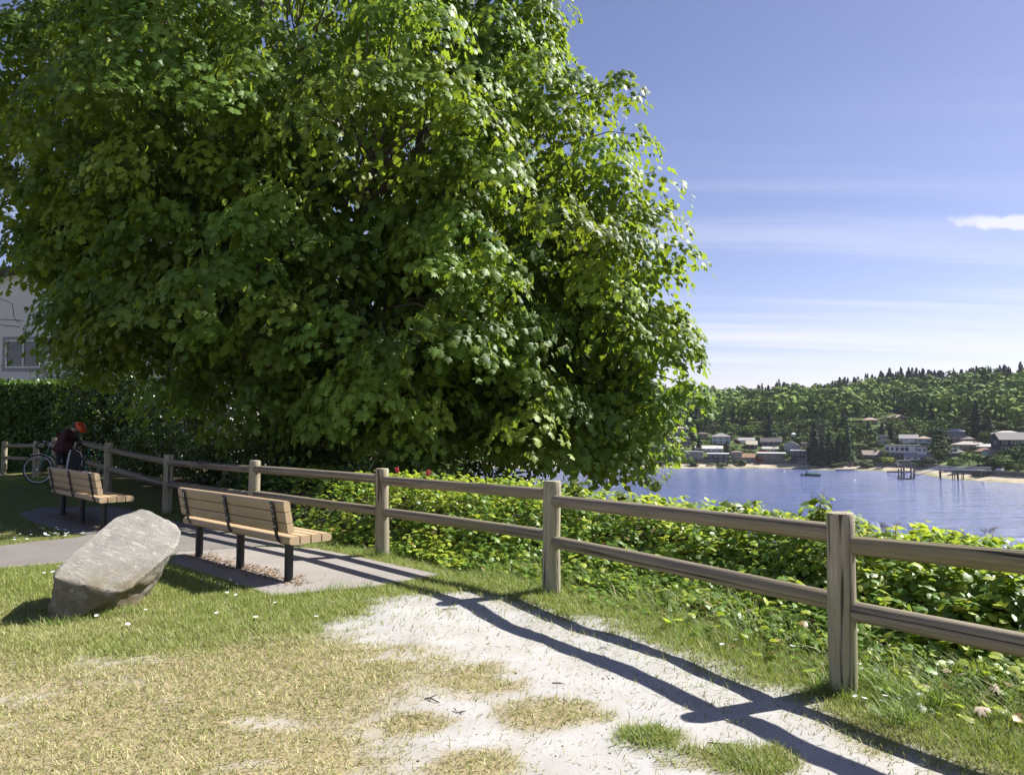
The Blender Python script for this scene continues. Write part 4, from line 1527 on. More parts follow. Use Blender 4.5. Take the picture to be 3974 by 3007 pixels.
cable('upper black service cable crossing the white house wall', [cc2(-250, 1040), cc2(0, 1052), cc2(110, 1056), cc2(215, 1062)])
cable('lower black service cable crossing the white house wall', [cc2(-250, 1085), cc2(0, 1104), cc2(100, 1112), cc2(185, 1120)])
cable('drooping loop of black cable on the white house wall', [cc2(-200, 800), cc2(0, 858), cc2(70, 885), cc2(110, 905), cc2(124, 960), cc2(126, 1020), cc2(150, 1060), cc2(190, 1082)], 0.012)
cable('upper overhead wire against the sky beside the maple', [cc2(-400, -150, 26), cc2(0, 42, 26), cc2(120, 98, 26), cc2(420, 225, 27)], 0.012)
cable('lower overhead wire against the sky beside the maple', [cc2(-400, -135, 26), cc2(0, 62, 26), cc2(120, 118, 26), cc2(420, 245, 27)], 0.012)

# ------------------------------------------------------------------ cyclist, bicycles
M_SKIN = simple('skin', (0.45, 0.29, 0.21), 0.6, (0.40, 0.25, 0.18), 10)
M_JACKET = simple('maroon_jacket', (0.060, 0.016, 0.022), 0.85, (0.045, 0.012, 0.018), 25, 0.3)
M_SHORTS = simple('black_shorts', (0.010, 0.009, 0.013), 0.8)
M_HELM = simple('orange_helmet', (0.80, 0.10, 0.008), 0.4, (0.75, 0.085, 0.006), 3)
M_HAIR = simple('dark_hair', (0.020, 0.018, 0.018), 0.7, (0.05, 0.045, 0.045), 40, 0.5)
M_TYRE = simple('tyre_rubber', (0.012, 0.012, 0.014), 0.8)
M_ALLOY = simple('silver_alloy', (0.62, 0.63, 0.66), 0.3, metal=0.85)
M_RIMW = simple('pale_rim', (0.62, 0.62, 0.66), 0.4)
M_GREENF = simple('green_bike_paint', (0.03, 0.20, 0.10), 0.35)
M_PANB = simple('black_pannier_cloth', (0.012, 0.012, 0.017), 0.6)
M_PANW = simple('white_pannier_cloth', (0.62, 0.62, 0.66), 0.55)


def skin_mesh(name, joints, edges, mat, parent, root=0, sub=2):
    me = bpy.data.meshes.new(name)
    me.from_pydata([j[0] for j in joints], edges, [])
    o = link(name, me, parent)
    sm = o.modifiers.new('skin', 'SKIN')
    sm.use_smooth_shade = True
    lay = me.skin_vertices[0].data
    for i, j in enumerate(joints):
        r = j[1] if isinstance(j[1], tuple) else (j[1], j[1])
        lay[i].radius = r
        lay[i].use_root = (i == root)
    ss = o.modifiers.new('sub', 'SUBSURF'); ss.levels = sub; ss.render_levels = sub
    me.materials.append(mat)
    return o


PX, PY = -0.578 * 17.6, 17.6
pz = gz1(PX, PY)
person = thing('person', 'person in maroon jacket, black shorts and orange helmet bending over a pannier', 'person', (PX, PY, pz + 0.005))
J = [((-0.02, 0, 0.76), 0.085), ((0.00, 0, 0.90), (0.085, 0.10)), ((0.06, 0, 1.05), (0.09, 0.11)), ((0.13, 0, 1.17), (0.07, 0.09)), ((0.20, 0, 1.225), 0.052), ((0.27, -0.01, 1.25), 0.07), ((0.34, -0.015, 1.262), 0.088),
     ((0.365, -0.015, 1.225), 0.072), ((0.385, -0.02, 1.17), 0.045),                # head, face, chin
     ((0.02, -0.10, 0.70), 0.06), ((0.035, -0.10, 0.42), 0.062), ((0.02, -0.10, 0.30), 0.060), ((0.02, -0.10, 0.09), 0.036), ((0.05, -0.105, 0.045), 0.036), ((0.15, -0.11, 0.035), 0.028),
     ((-0.06, 0.09, 0.70), 0.06), ((-0.11, 0.09, 0.42), 0.062), ((-0.12, 0.09, 0.30), 0.060), ((-0.13, 0.09, 0.09), 0.036), ((-0.10, 0.095, 0.045), 0.036), ((0.0, 0.10, 0.035), 0.028),
     ((0.12, -0.17, 1.145), 0.04), ((0.10, -0.225, 0.93), 0.035), ((0.30, -0.16, 0.845), 0.034), ((0.375, -0.14, 0.84), (0.018, 0.034)),
     ((0.10, 0.16, 1.14), 0.04), ((-0.10, 0.22, 1.02), 0.035), ((-0.26, 0.16, 0.96), 0.034), ((-0.33, 0.15, 0.95), (0.018, 0.034))]
E = [(0, 1), (1, 2), (2, 3), (3, 4), (4, 5), (5, 6), (6, 7), (7, 8), (0, 9), (9, 10), (10, 11), (11, 12), (12, 13), (13, 14), (0, 15), (15, 16), (16, 17), (17, 18), (18, 19), (19, 20),
     (3, 21), (21, 22), (22, 23), (23, 24), (3, 25), (25, 26), (26, 27), (27, 28)]
# fingers on both hands
for hand, sx in ((24, 1), (28, -1)):
    hp = Vector(J[hand][0])
    for k, (dy, ln) in enumerate(((-0.028, 0.070), (-0.010, 0.080), (0.009, 0.076), (0.027, 0.060), (-0.040, 0.045))):
        a = hp + Vector((sx * (0.015 if k < 4 else -0.02), dy, -0.004))
        b = a + Vector((sx * ln * 0.6, dy * 0.2 - (0.02 if k == 4 else 0), -0.018))
        c_ = b + Vector((sx * ln * 0.2, 0, -ln * 0.45))
        i0 = len(J)
        J += [(tuple(a), 0.0095), (tuple(b), 0.0085), (tuple(c_), 0.007)]
        E += [(hand, i0), (i0, i0 + 1), (i0 + 1, i0 + 2)]
i0 = len(J)
J += [((0.432, -0.02, 1.205), 0.013)]; E += [(7, i0)]                               # nose
skin_mesh('body', J, E, M_SKIN, person, 0)
JJ = [((-0.025, 0, 0.655), (0.19, 0.19)), ((-0.02, 0, 0.78), (0.19, 0.185)), ((0.01, 0, 0.92), (0.178, 0.185)), ((0.065, 0, 1.05), (0.18, 0.195)), ((0.135, 0, 1.165), (0.14, 0.165)), ((0.195, 0, 1.215), 0.066),
      ((0.12, -0.18, 1.14), 0.092), ((0.10, -0.235, 0.93), 0.078), ((0.315, -0.155, 0.845), 0.055),
      ((0.09, 0.17, 1.135), 0.092), ((-0.10, 0.23, 1.02), 0.078), ((-0.265, 0.16, 0.96), 0.055)]
JE = [(0, 1), (1, 2), (2, 3), (3, 4), (4, 5), (4, 6), (6, 7), (7, 8), (4, 9), (9, 10), (10, 11)]
skin_mesh('jacket', JJ, JE, M_JACKET, person, 2)
SJ = [((-0.02, 0, 0.80), 0.140), ((-0.02, 0, 0.72), (0.16, 0.16)), ((0.015, -0.095, 0.62), 0.135), ((0.035, -0.10, 0.46), 0.112), ((0.035, -0.10, 0.425), 0.112), ((-0.06, 0.09, 0.62), 0.135), ((-0.105, 0.09, 0.46), 0.112), ((-0.107, 0.09, 0.425), 0.112)]
skin_mesh('shorts', SJ, [(0, 1), (1, 2), (2, 3), (3, 4), (1, 5), (5, 6), (6, 7)], M_SHORTS, person, 1)
MB().box((0.075, -0.215, 0.53), (0.012, 0.004, 0.07)).obj('reflective_stripe', M_PANW, person)
m = MB()
for sx, sy in ((0.02, -0.105), (-0.13, 0.095)):
    m.lathe([(0.045, 0.0), (0.05, 0.03), (0.045, 0.09)], 10, (sx, sy, 0)); m.box((sx + 0.09, sy, 0.04), (0.15, 0.085, 0.07))
m.obj('shoes', M_SHORTS, person, smooth=True, bevel=0.012)
# helmet: half ellipsoid shell tipped forward with dark vents
hm = MB(); vs_, fs = [], []
nu, nv = 20, 7
for i in range(nv + 1):
    el = -0.12 + (PI / 2 + 0.12) * i / nv
    for j in range(nu):
        a = 2 * PI * j / nu
        vs_.append((0.150 * math.cos(el) * math.cos(a) * (1.08 if math.cos(a) > 0 else 1), 0.112 * math.cos(el) * math.sin(a), 0.112 * math.sin(el)))
for i in range(nv):
    for j in range(nu):
        fs.append((i * nu + j, i * nu + (j + 1) % nu, (i + 1) * nu + (j + 1) % nu, (i + 1) * nu + j))
hm.add(vs_, fs)
RH = Matrix.Rotation(math.radians(58), 3, 'Y')
helmet = hm.obj('helmet', M_HELM, person, smooth=True, loc=(0.365, -0.015, 1.275), rot=(0, math.radians(52), 0))
vm = MB()
for ang, e0 in ((-0.75, 0.5), (-0.35, 0.75), (-0.75, 1.0), (0.35, 0.75), (0.75, 0.5), (-1.2, 0.6), (-1.5, 0.95), (-1.9, 0.6)):
    d = Vector((0.155 * math.cos(e0) * math.cos(ang), 0.115 * math.cos(e0) * math.sin(ang), 0.115 * math.sin(e0)))
    vm.box(d, (0.055, 0.016, 0.012), 0, d.to_track_quat('Z', 'Y').to_matrix())
vm.obj('vents', M_SHORTS, helmet)
m = MB(); m.tube([(0.30, -0.10, 1.27), (0.345, -0.105, 1.20), (0.39, -0.05, 1.13)], 0.007, 5); m.obj('chin_strap', M_SHORTS, person)
m = MB(); m.lathe([(0.03, -0.03), (0.055, 0.0), (0.05, 0.04), (0.02, 0.06)], 10, (0.205, 0, 1.31)); m.lathe([(0.02, -0.06), (0.088, -0.02), (0.085, 0.05), (0.03, 0.08)], 12, (0.29, -0.01, 1.285))
m.obj('hair', M_HAIR, person, smooth=True)
m = MB(); m.box((0.315, -0.103, 1.235), (0.022, 0.012, 0.05)); m.obj('ear', M_SKIN, person, bevel=0.004)
m = MB(); m.box((0.425, -0.055, 1.225), (0.012, 0.018, 0.012)); m.box((0.425, 0.018, 1.225), (0.012, 0.018, 0.012)); m.obj('glasses', M_SHORTS, person)


def circle(c, r, n, ax='Y'):
    return [Vector(c) + Vector((r * math.cos(2 * PI * j / n), 0, r * math.sin(2 * PI * j / n))) for j in range(n)]


def wheel(parent, loc, rotz=0.0, r=0.335):
    w = link('wheel', MB().tube(circle((0, 0, 0), r - 0.014, 40), 0.015, 8, closed=True).mesh('wheel', M_TYRE, True), parent, loc, (0, 0, rotz))
    MB().tube(circle((0, 0, 0), r - 0.040, 40), 0.012, 6, closed=True).obj('rim', M_RIMW, w, smooth=True)
    m = MB()
    for j in range(20):
        a = 2 * PI * j / 20
        m.tube([(0.02 * math.cos(a + 0.9), 0.02 * (-1) ** j, 0.02 * math.sin(a + 0.9)), ((r - 0.045) * math.cos(a), 0, (r - 0.045) * math.sin(a))], 0.0016, 4)
    m.obj('spokes', M_ALLOY, w)
    MB().tube([(0, -0.06, 0), (0, 0.06, 0)], 0.022, 10).obj('hub', M_ALLOY, w)
    return w


def bicycle(label, loc, rz, steer=0.0, fender=False):
    """faces local -X; front hub at the origin of the local frame"""
    b = thing('bicycle', label, 'bicycle', loc, rz, 'touring bicycles at the fence')
    R = 0.335
    fr_, re_ = Vector((0, 0, R)), Vector((1.03, 0, R))
    wheel(b, fr_, steer - rz if False else steer); wheel(b, re_)
    hd0, hd1 = Vector((0.17, 0, 0.70)), Vector((0.215, 0, 0.84))
    bb, st = Vector((0.60, 0, 0.29)), Vector((0.74, 0, 0.82))
    m = MB()
    m.tube([hd0, hd1], 0.019, 8); m.tube([hd0 + Vector((0, 0, 0.03)), bb], 0.017, 8); m.tube([hd1 - Vector((0, 0, 0.03)), st], 0.015, 8); m.tube([bb, st], 0.015, 8)
    for sy in (-0.055, 0.055):
        m.tube([bb, re_ + Vector((0, sy, 0))], 0.009, 6); m.tube([st, re_ + Vector((0, sy, 0))], 0.008, 6)
    m.obj('frame', M_GREENF, b, smooth=True)
    Rz = Matrix.Rotation(steer, 3, 'Z')
    m = MB()
    for sy in (-0.05, 0.05):
        m.tube([hd0, Rz @ Vector((0.09, sy, 0.60)), Rz @ Vector((0.04, sy, 0.45)), Rz @ Vector((0, sy, R))], [0.014, 0.012, 0.010, 0.008], 6)
    m.obj('fork', M_GREENF, b, smooth=True)
    m = MB(); top = hd1 + Vector((0.03, 0, 0.08)); m.tube([hd1, top, top + Rz @ Vector((-0.09, 0, 0.015))], 0.013, 8); m.obj('stem', M_ALLOY, b, smooth=True)
    hb = top + Rz @ Vector((-0.09, 0, 0.015))
    bar = MB()
    for sy in (-1, 1):
        pts = [hb, hb + Rz @ Vector((0, sy * 0.17, 0)), hb + Rz @ Vector((-0.06, sy * 0.205, 0)), hb + Rz @ Vector((-0.115, sy * 0.205, -0.03)), hb + Rz @ Vector((-0.12, sy * 0.205, -0.09)), hb + Rz @ Vector((-0.06, sy * 0.205, -0.135)), hb + Rz @ Vector((0.02, sy * 0.205, -0.14))]
        bar.tube(pts, 0.015, 8)
    bar.obj('handlebar', M_SHORTS, b, smooth=True)
    for sy in (-1, 1):
        m = MB(); q = hb + Rz @ Vector((-0.115, sy * 0.205, 0.0))
        m.tube([q, q + Rz @ Vector((-0.045, 0, 0.035)), q + Rz @ Vector((-0.065, 0, -0.03)), q + Rz @ Vector((-0.07, 0, -0.10))], [0.016, 0.014, 0.009, 0.006], 6)
        m.obj('brake_lever', M_RIMW, b, smooth=True)
    sp = MB(); sp.tube([st, st + Vector((0.035, 0, 0.13))], 0.013, 8); sp.obj('seat_post', M_ALLOY, b, smooth=True)
    sd = MB(); c0 = st + Vector((0.02, 0, 0.15))
    sd.add([c0 + Vector(p) for p in ((-0.15, -0.018, 0), (-0.15, 0.018, 0), (0.02, 0.05, 0.005), (0.13, 0.075, 0.012), (0.13, -0.075, 0.012), (0.02, -0.05, 0.005), (-0.14, 0, -0.04), (0.12, 0, -0.045))], [(0, 1, 2, 5), (5, 2, 3, 4), (0, 6, 1), (1, 6, 7, 2), (2, 7, 3), (3, 7, 4), (4, 7, 5), (5, 7, 6, 0)])
    sd.obj('saddle', M_SHORTS, b, bevel=0.006)
    cr = MB(); cr.tube([bb + Vector((0, -0.05, 0)), bb + Vector((0, 0.05, 0))], 0.02, 8); cr.lathe([(0.085, -0.003), (0.085, 0.003)], 20, bb + Vector((0, -0.045, 0)), 0, Matrix.Rotation(PI / 2, 3, 'X'))
    cr.tube([bb + Vector((0, -0.06, 0)), bb + Vector((0.10, -0.06, -0.13))], 0.010, 6); cr.tube([bb + Vector((0, 0.06, 0)), bb + Vector((-0.10, 0.06, 0.13))], 0.010, 6)
    cr.box(bb + Vector((0.10, -0.10, -0.13)), (0.09, 0.07, 0.02)); cr.box(bb + Vector((-0.10, 0.10, 0.13)), (0.09, 0.07, 0.02))
    cr.obj('crankset', M_ALLOY, b)
    rk = MB()
    for sy in (-0.06, 0.06):
        rk.tube([re_ + Vector((0, sy, 0)), Vector((1.03, sy, 0.72)), Vector((0.78, sy, 0.72))], 0.006, 5); rk.tube([Vector((1.03, sy, 0.72)), Vector((1.2, sy, 0.72))], 0.006, 5)
    rk.obj('rear_rack', M_SHORTS, b)
    if fender:
        m = MB(); vs_, fs = [], []
        for i in range(13):
            a = math.radians(20 + 100 * i / 12)
            for sy, rr in ((-0.024, 0.352), (0, 0.362), (0.024, 0.352)):
                vs_.append(Rz @ Vector((rr * math.cos(a), sy, rr * math.sin(a))) + fr_)
        for i in range(12):
            for j in range(2):
                fs.append((i * 3 + j, i * 3 + j + 1, (i + 1) * 3 + j + 1, (i + 1) * 3 + j))
        m.add(vs_, fs); m.obj('mudguard', M_WHITE, b, smooth=True)
    return b


def pc(x, y, Y):
    return W(x / 4.65, 1600 + y / 4.65, Y)


h1 = pc(690, 1010, 17.45)
bicycle('green touring bicycle with pale front wheel in profile, left of the person', (h1.x, h1.y, gz1(h1.x, h1.y)), math.radians(50), -math.radians(44), True)
h2 = pc(1530, 900, 17.3)
bicycle('touring bicycle seen end on, right of the white and black pannier', (h2.x, h2.y, gz1(h2.x, h2.y)), math.radians(96), 0.0, False)
pb = pc(1345, 1180, 17.25)
pann = thing('pannier_bag', 'black and white cycling pannier standing between the person and a bicycle', 'bag', (pb.x, pb.y, gz1(pb.x, pb.y)), math.radians(22))
m = MB(); m.prism([(-0.15, 0.06), (0.13, 0.06), (0.16, 0.45), (0.13, 0.70), (0.03, 0.80), (-0.07, 0.80), (-0.12, 0.5)], (0, -0.09, 0), (1, 0, 0), (0, 0, 1), (0, 0.18, 0)); m.obj('body', M_PANB, pann, bevel=0.015)
m = MB(); m.prism([(-0.175, 0.06), (-0.145, 0.06), (-0.115, 0.5), (-0.065, 0.805), (-0.10, 0.81), (-0.15, 0.55)], (0, -0.105, 0), (1, 0, 0), (0, 0, 1), (0, 0.21, 0)); m.obj('side_panel', M_PANW, pann, bevel=0.006)
m = MB(); m.prism([(-0.05, 0.27), (-0.02, 0.235), (0.02, 0.235), (0.05, 0.27), (0.055, 0.335), (-0.055, 0.335)], (0, -0.096, 0), (1, 0, 0), (0, 0, 1), (0, 0.004, 0)); m.obj('reflector', M_PANW, pann)
m = MB(); m.tube([(0.03, -0.09, 0.80), (0.12, -0.10, 0.75), (0.16, -0.10, 0.60), (0.15, -0.10, 0.45)], 0.012, 6); m.obj('strap', M_PANW, pann)

# ------------------------------------------------------------------ far shore
SHORE = [(-700, 440), (71, 434), (146, 434), (163, 418), (190, 410), (203, 396), (197, 364), (197, 340), (210, 317), (240, 290), (300, 250), (420, 180)]
_SH = SHORE                                                  # walking it, land lies on the left
PROF_S = np.array([-60, 0, 9, 11, 13, 40, 90, 150, 250, 370, 520, 900])
PROF_Z = np.array([-7.0, 0, 1.5, 1.9, 3.6, 9.5, 22.0, 28, 36, 43, 45, 44])


def far_s(x, y):
    return -line_sd(x, y, _SH)


def far_z(x, y):
    s = far_s(x, y)
    z = np.interp(s, PROF_S, PROF_Z)
    z = z + sstep(120, 380, s) * (15.0 * sstep(170, 470, x) + 5 * (fbm(np.asarray(x) * 0.012, np.asarray(y) * 0.012, 201) - 0.5))
    z = z + sstep(15, 60, s) * 2.0 * (fbm(np.asarray(x) * 0.03, np.asarray(y) * 0.03, 203) - 0.5)
    return ZW + z


def far_hit(px, py, lo=290.0, hi=1000.0):
    a, b = ray(px, py)
    Y = np.arange(lo, hi, 0.5)
    zt = far_z(a * Y, Y); zr_ = EYE + b * Y
    k = np.where(zt >= zr_)[0]
    Yh = Y[k[0]] if len(k) else 480.0
    return Vector((a * Yh, Yh, EYE + b * Yh))


def far_ground_mat():
    t = NT('far_bank_ground')
    v = t.coords('Object')
    sp = t.node('ShaderNodeSeparateXYZ', {'Vector': v})
    n = t.noise(v, 0.12, 5, 0.65); n2 = t.noise(v, 0.9, 4, 0.6)
    sand = t.mix(t.rng(n2, 0.35, 0.65), (0.46, 0.40, 0.30), (0.36, 0.31, 0.22))
    wet = t.mix(t.rng(n, 0.45, 0.6), (0.20, 0.19, 0.10), (0.33, 0.29, 0.19))
    z = t.math('ADD', sp.outputs['Z'], t.rng(n, 0.3, 0.7, -0.45, 0.45))
    sand = t.mix(t.rng(z, ZW + 0.25, ZW + 0.8), wet, sand)
    grn = t.mix(t.rng(n, 0.35, 0.65), (0.045, 0.075, 0.02), (0.10, 0.125, 0.04))
    c = t.mix(t.rng(z, ZW + 2.3, ZW + 2.9), sand, grn)
    return t.done(t.principled(c, 0.95, None, 0, 0.1))


M_FARG = far_ground_mat()
fx = np.concatenate([np.arange(-500, 40, 20), np.arange(40, 330, 3.0), np.arange(330, 1000, 16)])
fy = np.concatenate([np.arange(170, 300, 6), np.arange(300, 470, 2.0), np.arange(470, 640, 6), np.arange(640, 1350, 16)])
X3, Y3 = np.meshgrid(fx, fy)
Z3 = far_z(X3.ravel(), Y3.ravel())
i3 = (np.arange(len(fy) - 1)[:, None] * len(fx) + np.arange(len(fx) - 1)[None]).ravel()
f3 = np.stack([i3, i3 + 1, i3 + len(fx) + 1, i3 + len(fx)], 1)
okf = (Z3 > ZW - 5)[f3].any(1)
struct(link('hill', fast_mesh('hill', np.stack([X3.ravel(), Y3.ravel(), Z3], 1), f3[okf], M_FARG, smooth=True)), 'wooded hillside and pale beach across the harbour')

# seawalls
M_SEAW = simple('shade_toned_seawall_stone', (0.10, 0.09, 0.085), 0.95, (0.17, 0.155, 0.14), 0.8, 0.6, bdist=0.3)  # stone coloured dark for the shade on the side away from the sun


def offset_shore(s):
    out = []
    for i in range(len(_SH) - 1):
        a, b = Vector((*_SH[i], 0)), Vector((*_SH[i + 1], 0))
        d = (b - a).normalized(); n = Vector((-d.y, d.x, 0))
        L = (b - a).length
        for t in np.arange(0, L, 4.0):
            out.append(a + d * t + n * s)
    return out


SW = [p for p in offset_shore(11.2) if 40 < p.x < 330 and p.y > 250]
bl, cur = [], []
for i, p in enumerate(SW):
    cur.append(p)
    if len(cur) >= random.randint(9, 14) or i == len(SW) - 1:
        bl.append(cur); cur = [p]
SWL = ['left of the white boat lift', 'below the maroon waterfront house', 'below the taupe waterfront house', 'below the dark white-roofed house', 'below the dark red beach tree', 'below the dark glass-fronted house', 'below the shore conifers', 'below the brown beach house', 'behind the pile dock', 'behind the level gangway', 'under the willow', 'beside the covered boat', 'at the picture edge']
for k, seg in enumerate(bl):
    if len(seg) < 2:
        continue
    m = MB(); h = random.uniform(2.4, 3.4)
    vs_, fs = [], []
    for i, p in enumerate(seg):
        d = (seg[min(i + 1, len(seg) - 1)] - seg[max(i - 1, 0)]).normalized(); n = Vector((-d.y, d.x, 0))
        zb = ZW + 0.6; zt = ZW + 1.2 + h + random.uniform(-0.15, 0.15)
        for q, z in ((p, zb), (p + n * 0.25, zt), (p + n * 0.9, zt), (p + n * 0.9, zb)):
            vs_.append((q.x, q.y, z))
    for i in range(len(seg) - 1):
        for j in range(4):
            fs.append((i * 4 + j, i * 4 + (j + 1) % 4, (i + 1) * 4 + (j + 1) % 4, (i + 1) * 4 + j))
    m.add(vs_, fs)
    # buttress ribs so the wall does not read as one smooth band
    for p in seg[::1]:
        m.box((p.x, p.y, ZW + 1.6), (0.5, 0.5, 2.2))
    o = m.obj('seawall', M_SEAW)
    cpx = seg[len(seg) // 2]
    tag(o, 'shade-toned stone seawall %s' % SWL[min(k, len(SWL) - 1)], 'seawall', 'far shore seawalls')

# ------------------------------------------------------------------ far houses
HM = {}


def hmat(c):
    k = 'siding_%d_%d_%d' % tuple(int(x * 255) for x in c)
    if k not in MATS:
        simple(k, c, 0.85, tuple(x * 0.86 for x in c), 0.7, 0.2, (1, 1, 6), bdist=0.05)
    return MATS[k]


win_me = MB()
win_me.box((0, 0.02, 0), (0.86, 0.10, 0.84), 1)
for (c_, d_) in (((0, -0.03, 0.46), (1.0, 0.10, 0.08)), ((0, -0.03, -0.46), (1.0, 0.10, 0.08)), ((-0.465, -0.03, 0), (0.07, 0.10, 0.84)), ((0.465, -0.03, 0), (0.07, 0.10, 0.84)), ((0, -0.032, 0), (0.04, 0.08, 0.84))):
    win_me.box(c_, d_, 0)
WIN_W = win_me.mesh('window', [M_WHITE, M_GLASS])
M_DARKF = simple('dark_window_frame', (0.05, 0.045, 0.045), 0.6)
WIN_D = win_me.mesh('window', [M_DARKF, M_GLASS])
WHITE_R, GREY_R, BROWN_R, TAN_R, DARK_R = (0.72, 0.72, 0.73), (0.30, 0.29, 0.29), (0.17, 0.125, 0.10), (0.36, 0.28, 0.21), (0.065, 0.06, 0.065)


def far_house(L, R, top, base, label, wall, roofc, roof='flat', st=2, bays=3, yaw=0.0, deck=False, chim=False, dwin=False, depth=None, lower=None, sink=3.0, rise=None, name='house'):
    p = far_hit((L + R) / 2, base)
    w = (R - L) / F_PX * p.y; hgt = (base - top) / F_PX * p.y
    d = depth or min(max(w * 0.75, 6.5), 11.0)
    face = -math.atan2(p.x, p.y) + math.radians(yaw)
    back = Vector((math.sin(-face), math.cos(-face), 0))
    h = thing(name, label, 'house', (p.x, p.y, p.z), face, 'houses on the far shore')
    if rise is None:
        rise = {'flat': 0.0, 'hip': 0.30, 'gable': 0.34, 'front': 0.42}[roof]
    rh = hgt * rise; wh = hgt - rh
    wm, rm = hmat(wall), hmat(roofc)
    wl_ = MB()
    if lower:
        wl_.box((0, d / 2, wh * 0.75), (w, d, wh * 0.5), 0); wl_.box((0, d / 2 + 0.02, wh * 0.25 - sink / 2), (w - 0.05, d, wh * 0.5 + sink), 1)
        mats = [wm, hmat(lower)]
    else:
        wl_.box((0, d / 2, wh / 2 - sink / 2), (w, d, wh + sink)); mats = [wm]
    if roof == 'front':
        wl_.prism([(-w / 2, wh), (w / 2, wh), (0, wh + rh)], (0, 0.0, 0), (1, 0, 0), (0, 0, 1), (0, d, 0))
    if roof == 'gable':
        wl_.prism([(0, wh), (d, wh), (d / 2, wh + rh)], (-w / 2, 0, 0), (0, 1, 0), (0, 0, 1), (w, 0, 0))
    wl_.obj('wall', mats, h)
    rb = MB(); e = 0.55; th = 0.28
    if roof == 'flat':
        rb.box((0, d / 2, wh + 0.18), (w + 0.9, d + 0.9, 0.34))
    elif roof == 'hip':
        k = min(d, w) * 0.48
        a = [(-w / 2 - e, -e, wh), (w / 2 + e, -e, wh), (w / 2 + e, d + e, wh), (-w / 2 - e, d + e, wh)]
        b = [(q[0], q[1], q[2] + 0.22) for q in a]
        if w >= d:
            r_ = [(-w / 2 + k, d / 2, wh + rh), (w / 2 - k, d / 2, wh + rh)]
            rb.add(a + b + r_, [(3, 2, 1, 0), (0, 1, 5, 4), (1, 2, 6, 5), (2, 3, 7, 6), (3, 0, 4, 7), (4, 5, 9, 8), (5, 6, 9), (6, 7, 8, 9), (7, 4, 8)])
        else:
            r_ = [(0, k, wh + rh), (0, d - k, wh + rh)]
            rb.add(a + b + r_, [(3, 2, 1, 0), (0, 1, 5, 4), (1, 2, 6, 5), (2, 3, 7, 6), (3, 0, 4, 7), (4, 5, 8), (5, 6, 9, 8), (6, 7, 9), (7, 4, 8, 9)])
    elif roof == 'gable':
        sl_ = rh / (d / 2)
        rb.prism([(-e, wh - e * sl_ + 0.03), (d / 2, wh + rh + 0.03), (d + e, wh - e * sl_ + 0.03), (d + e, wh - e * sl_ + th), (d / 2, wh + rh + th), (-e, wh - e * sl_ + th)], (-w / 2 - 0.4, 0, 0), (0, 1, 0), (0, 0, 1), (w + 0.8, 0, 0))
    else:
        sl_ = rh / (w / 2)
        rb.prism([(-w / 2 - e, wh - e * sl_ + 0.03), (0, wh + rh + 0.03), (w / 2 + e, wh - e * sl_ + 0.03), (w / 2 + e, wh - e * sl_ + th), (0, wh + rh + th), (-w / 2 - e, wh - e * sl_ + th)], (0, -0.5, 0), (1, 0, 0), (0, 0, 1), (0, d + 1.0, 0))
    ro = rb.obj('roof', rm, h)
    if chim:
        MB().box((w * 0.22, d * 0.45, wh + rh * 0.7 + 0.5), (0.9, 0.8, 2.2)).obj('chimney', hmat((0.22, 0.12, 0.09)), ro)
    rs = random.Random(int(L * 7 + top))
    sh = wh / st
    wme = WIN_D if dwin else WIN_W
    for s_ in range(st):
        for b_ in range(bays):
            if rs.random() < 0.10 and bays > 2:
                continue
            ww = w / bays * rs.choice((0.45, 0.55, 0.72)); wz = sh * rs.choice((0.42, 0.5, 0.55))
            o = link('window', wme, h, (-w / 2 + w / bays * (b_ + 0.5) + rs.uniform(-.1, .1), -0.04, sh * (s_ + 0.52)))
            o.scale = (ww, 1, wz)
    for sx in (-1, 1):
        o = link('window', wme, h, (sx * (w / 2 + 0.04), d * 0.45, sh * (st - 0.48)), (0, 0, sx * PI / 2)); o.scale = (d * 0.25, 1, sh * 0.5)
    if deck:
        for s_ in range(1, st):
            dk = MB(); z = sh * s_
            dk.box((0, -0.8, z), (w * 0.96, 1.55, 0.22))
            for j in range(7):
                dk.box((-w * 0.47 + w * 0.94 * j / 6, -1.5, z + 0.55), (0.09, 0.09, 1.0))
            dk.box((0, -1.5, z + 1.05), (w * 0.96, 0.12, 0.10)); dk.box((0, -1.5, z + 0.55), (w * 0.96, 0.05, 0.06))
            dk.obj('deck', M_WHITE if deck == 'w' else M_DARKF, h)
    return h


BG, WH, NAVY, CHAR, TAUPE, MAROON, BRN, TAN = (0.26, 0.29, 0.36), (0.66, 0.66, 0.67), (0.035, 0.04, 0.07), (0.075, 0.075, 0.085), (0.30, 0.265, 0.235), (0.075, 0.03, 0.032), (0.13, 0.085, 0.065), (0.36, 0.285, 0.21)
far_house(2427, 2487, 1664, 1699, 'white flat-roofed house with dark upper floor, leftmost behind the maple leaves', WH, GREY_R, 'flat', 2, 3)
far_house(2532, 2608, 1660, 1703, 'dark brown three-storey house with white floor bands, below the maple branch tip', BRN, GREY_R, 'flat', 3, 4, deck='w')
far_house(2610, 2660, 1655, 1692, 'blue-grey two-storey house with low tan hip roof, highest left', BG, TAN_R, 'hip', 2, 2, rise=0.2)
far_house(2709, 2747, 1676, 1702, 'small brown-roofed cottage with brick chimney among trees on the upper row', TAN, BROWN_R, 'hip', 1, 2, chim=True)
far_house(2554, 2586, 1709, 1742, 'narrow white flat-roofed house joined to a dark one, middle row', WH, GREY_R, 'flat', 2, 2)
far_house(2587, 2640, 1708, 1741, 'near-black flat-roofed house beside the narrow white one', CHAR, DARK_R, 'flat', 2, 3)
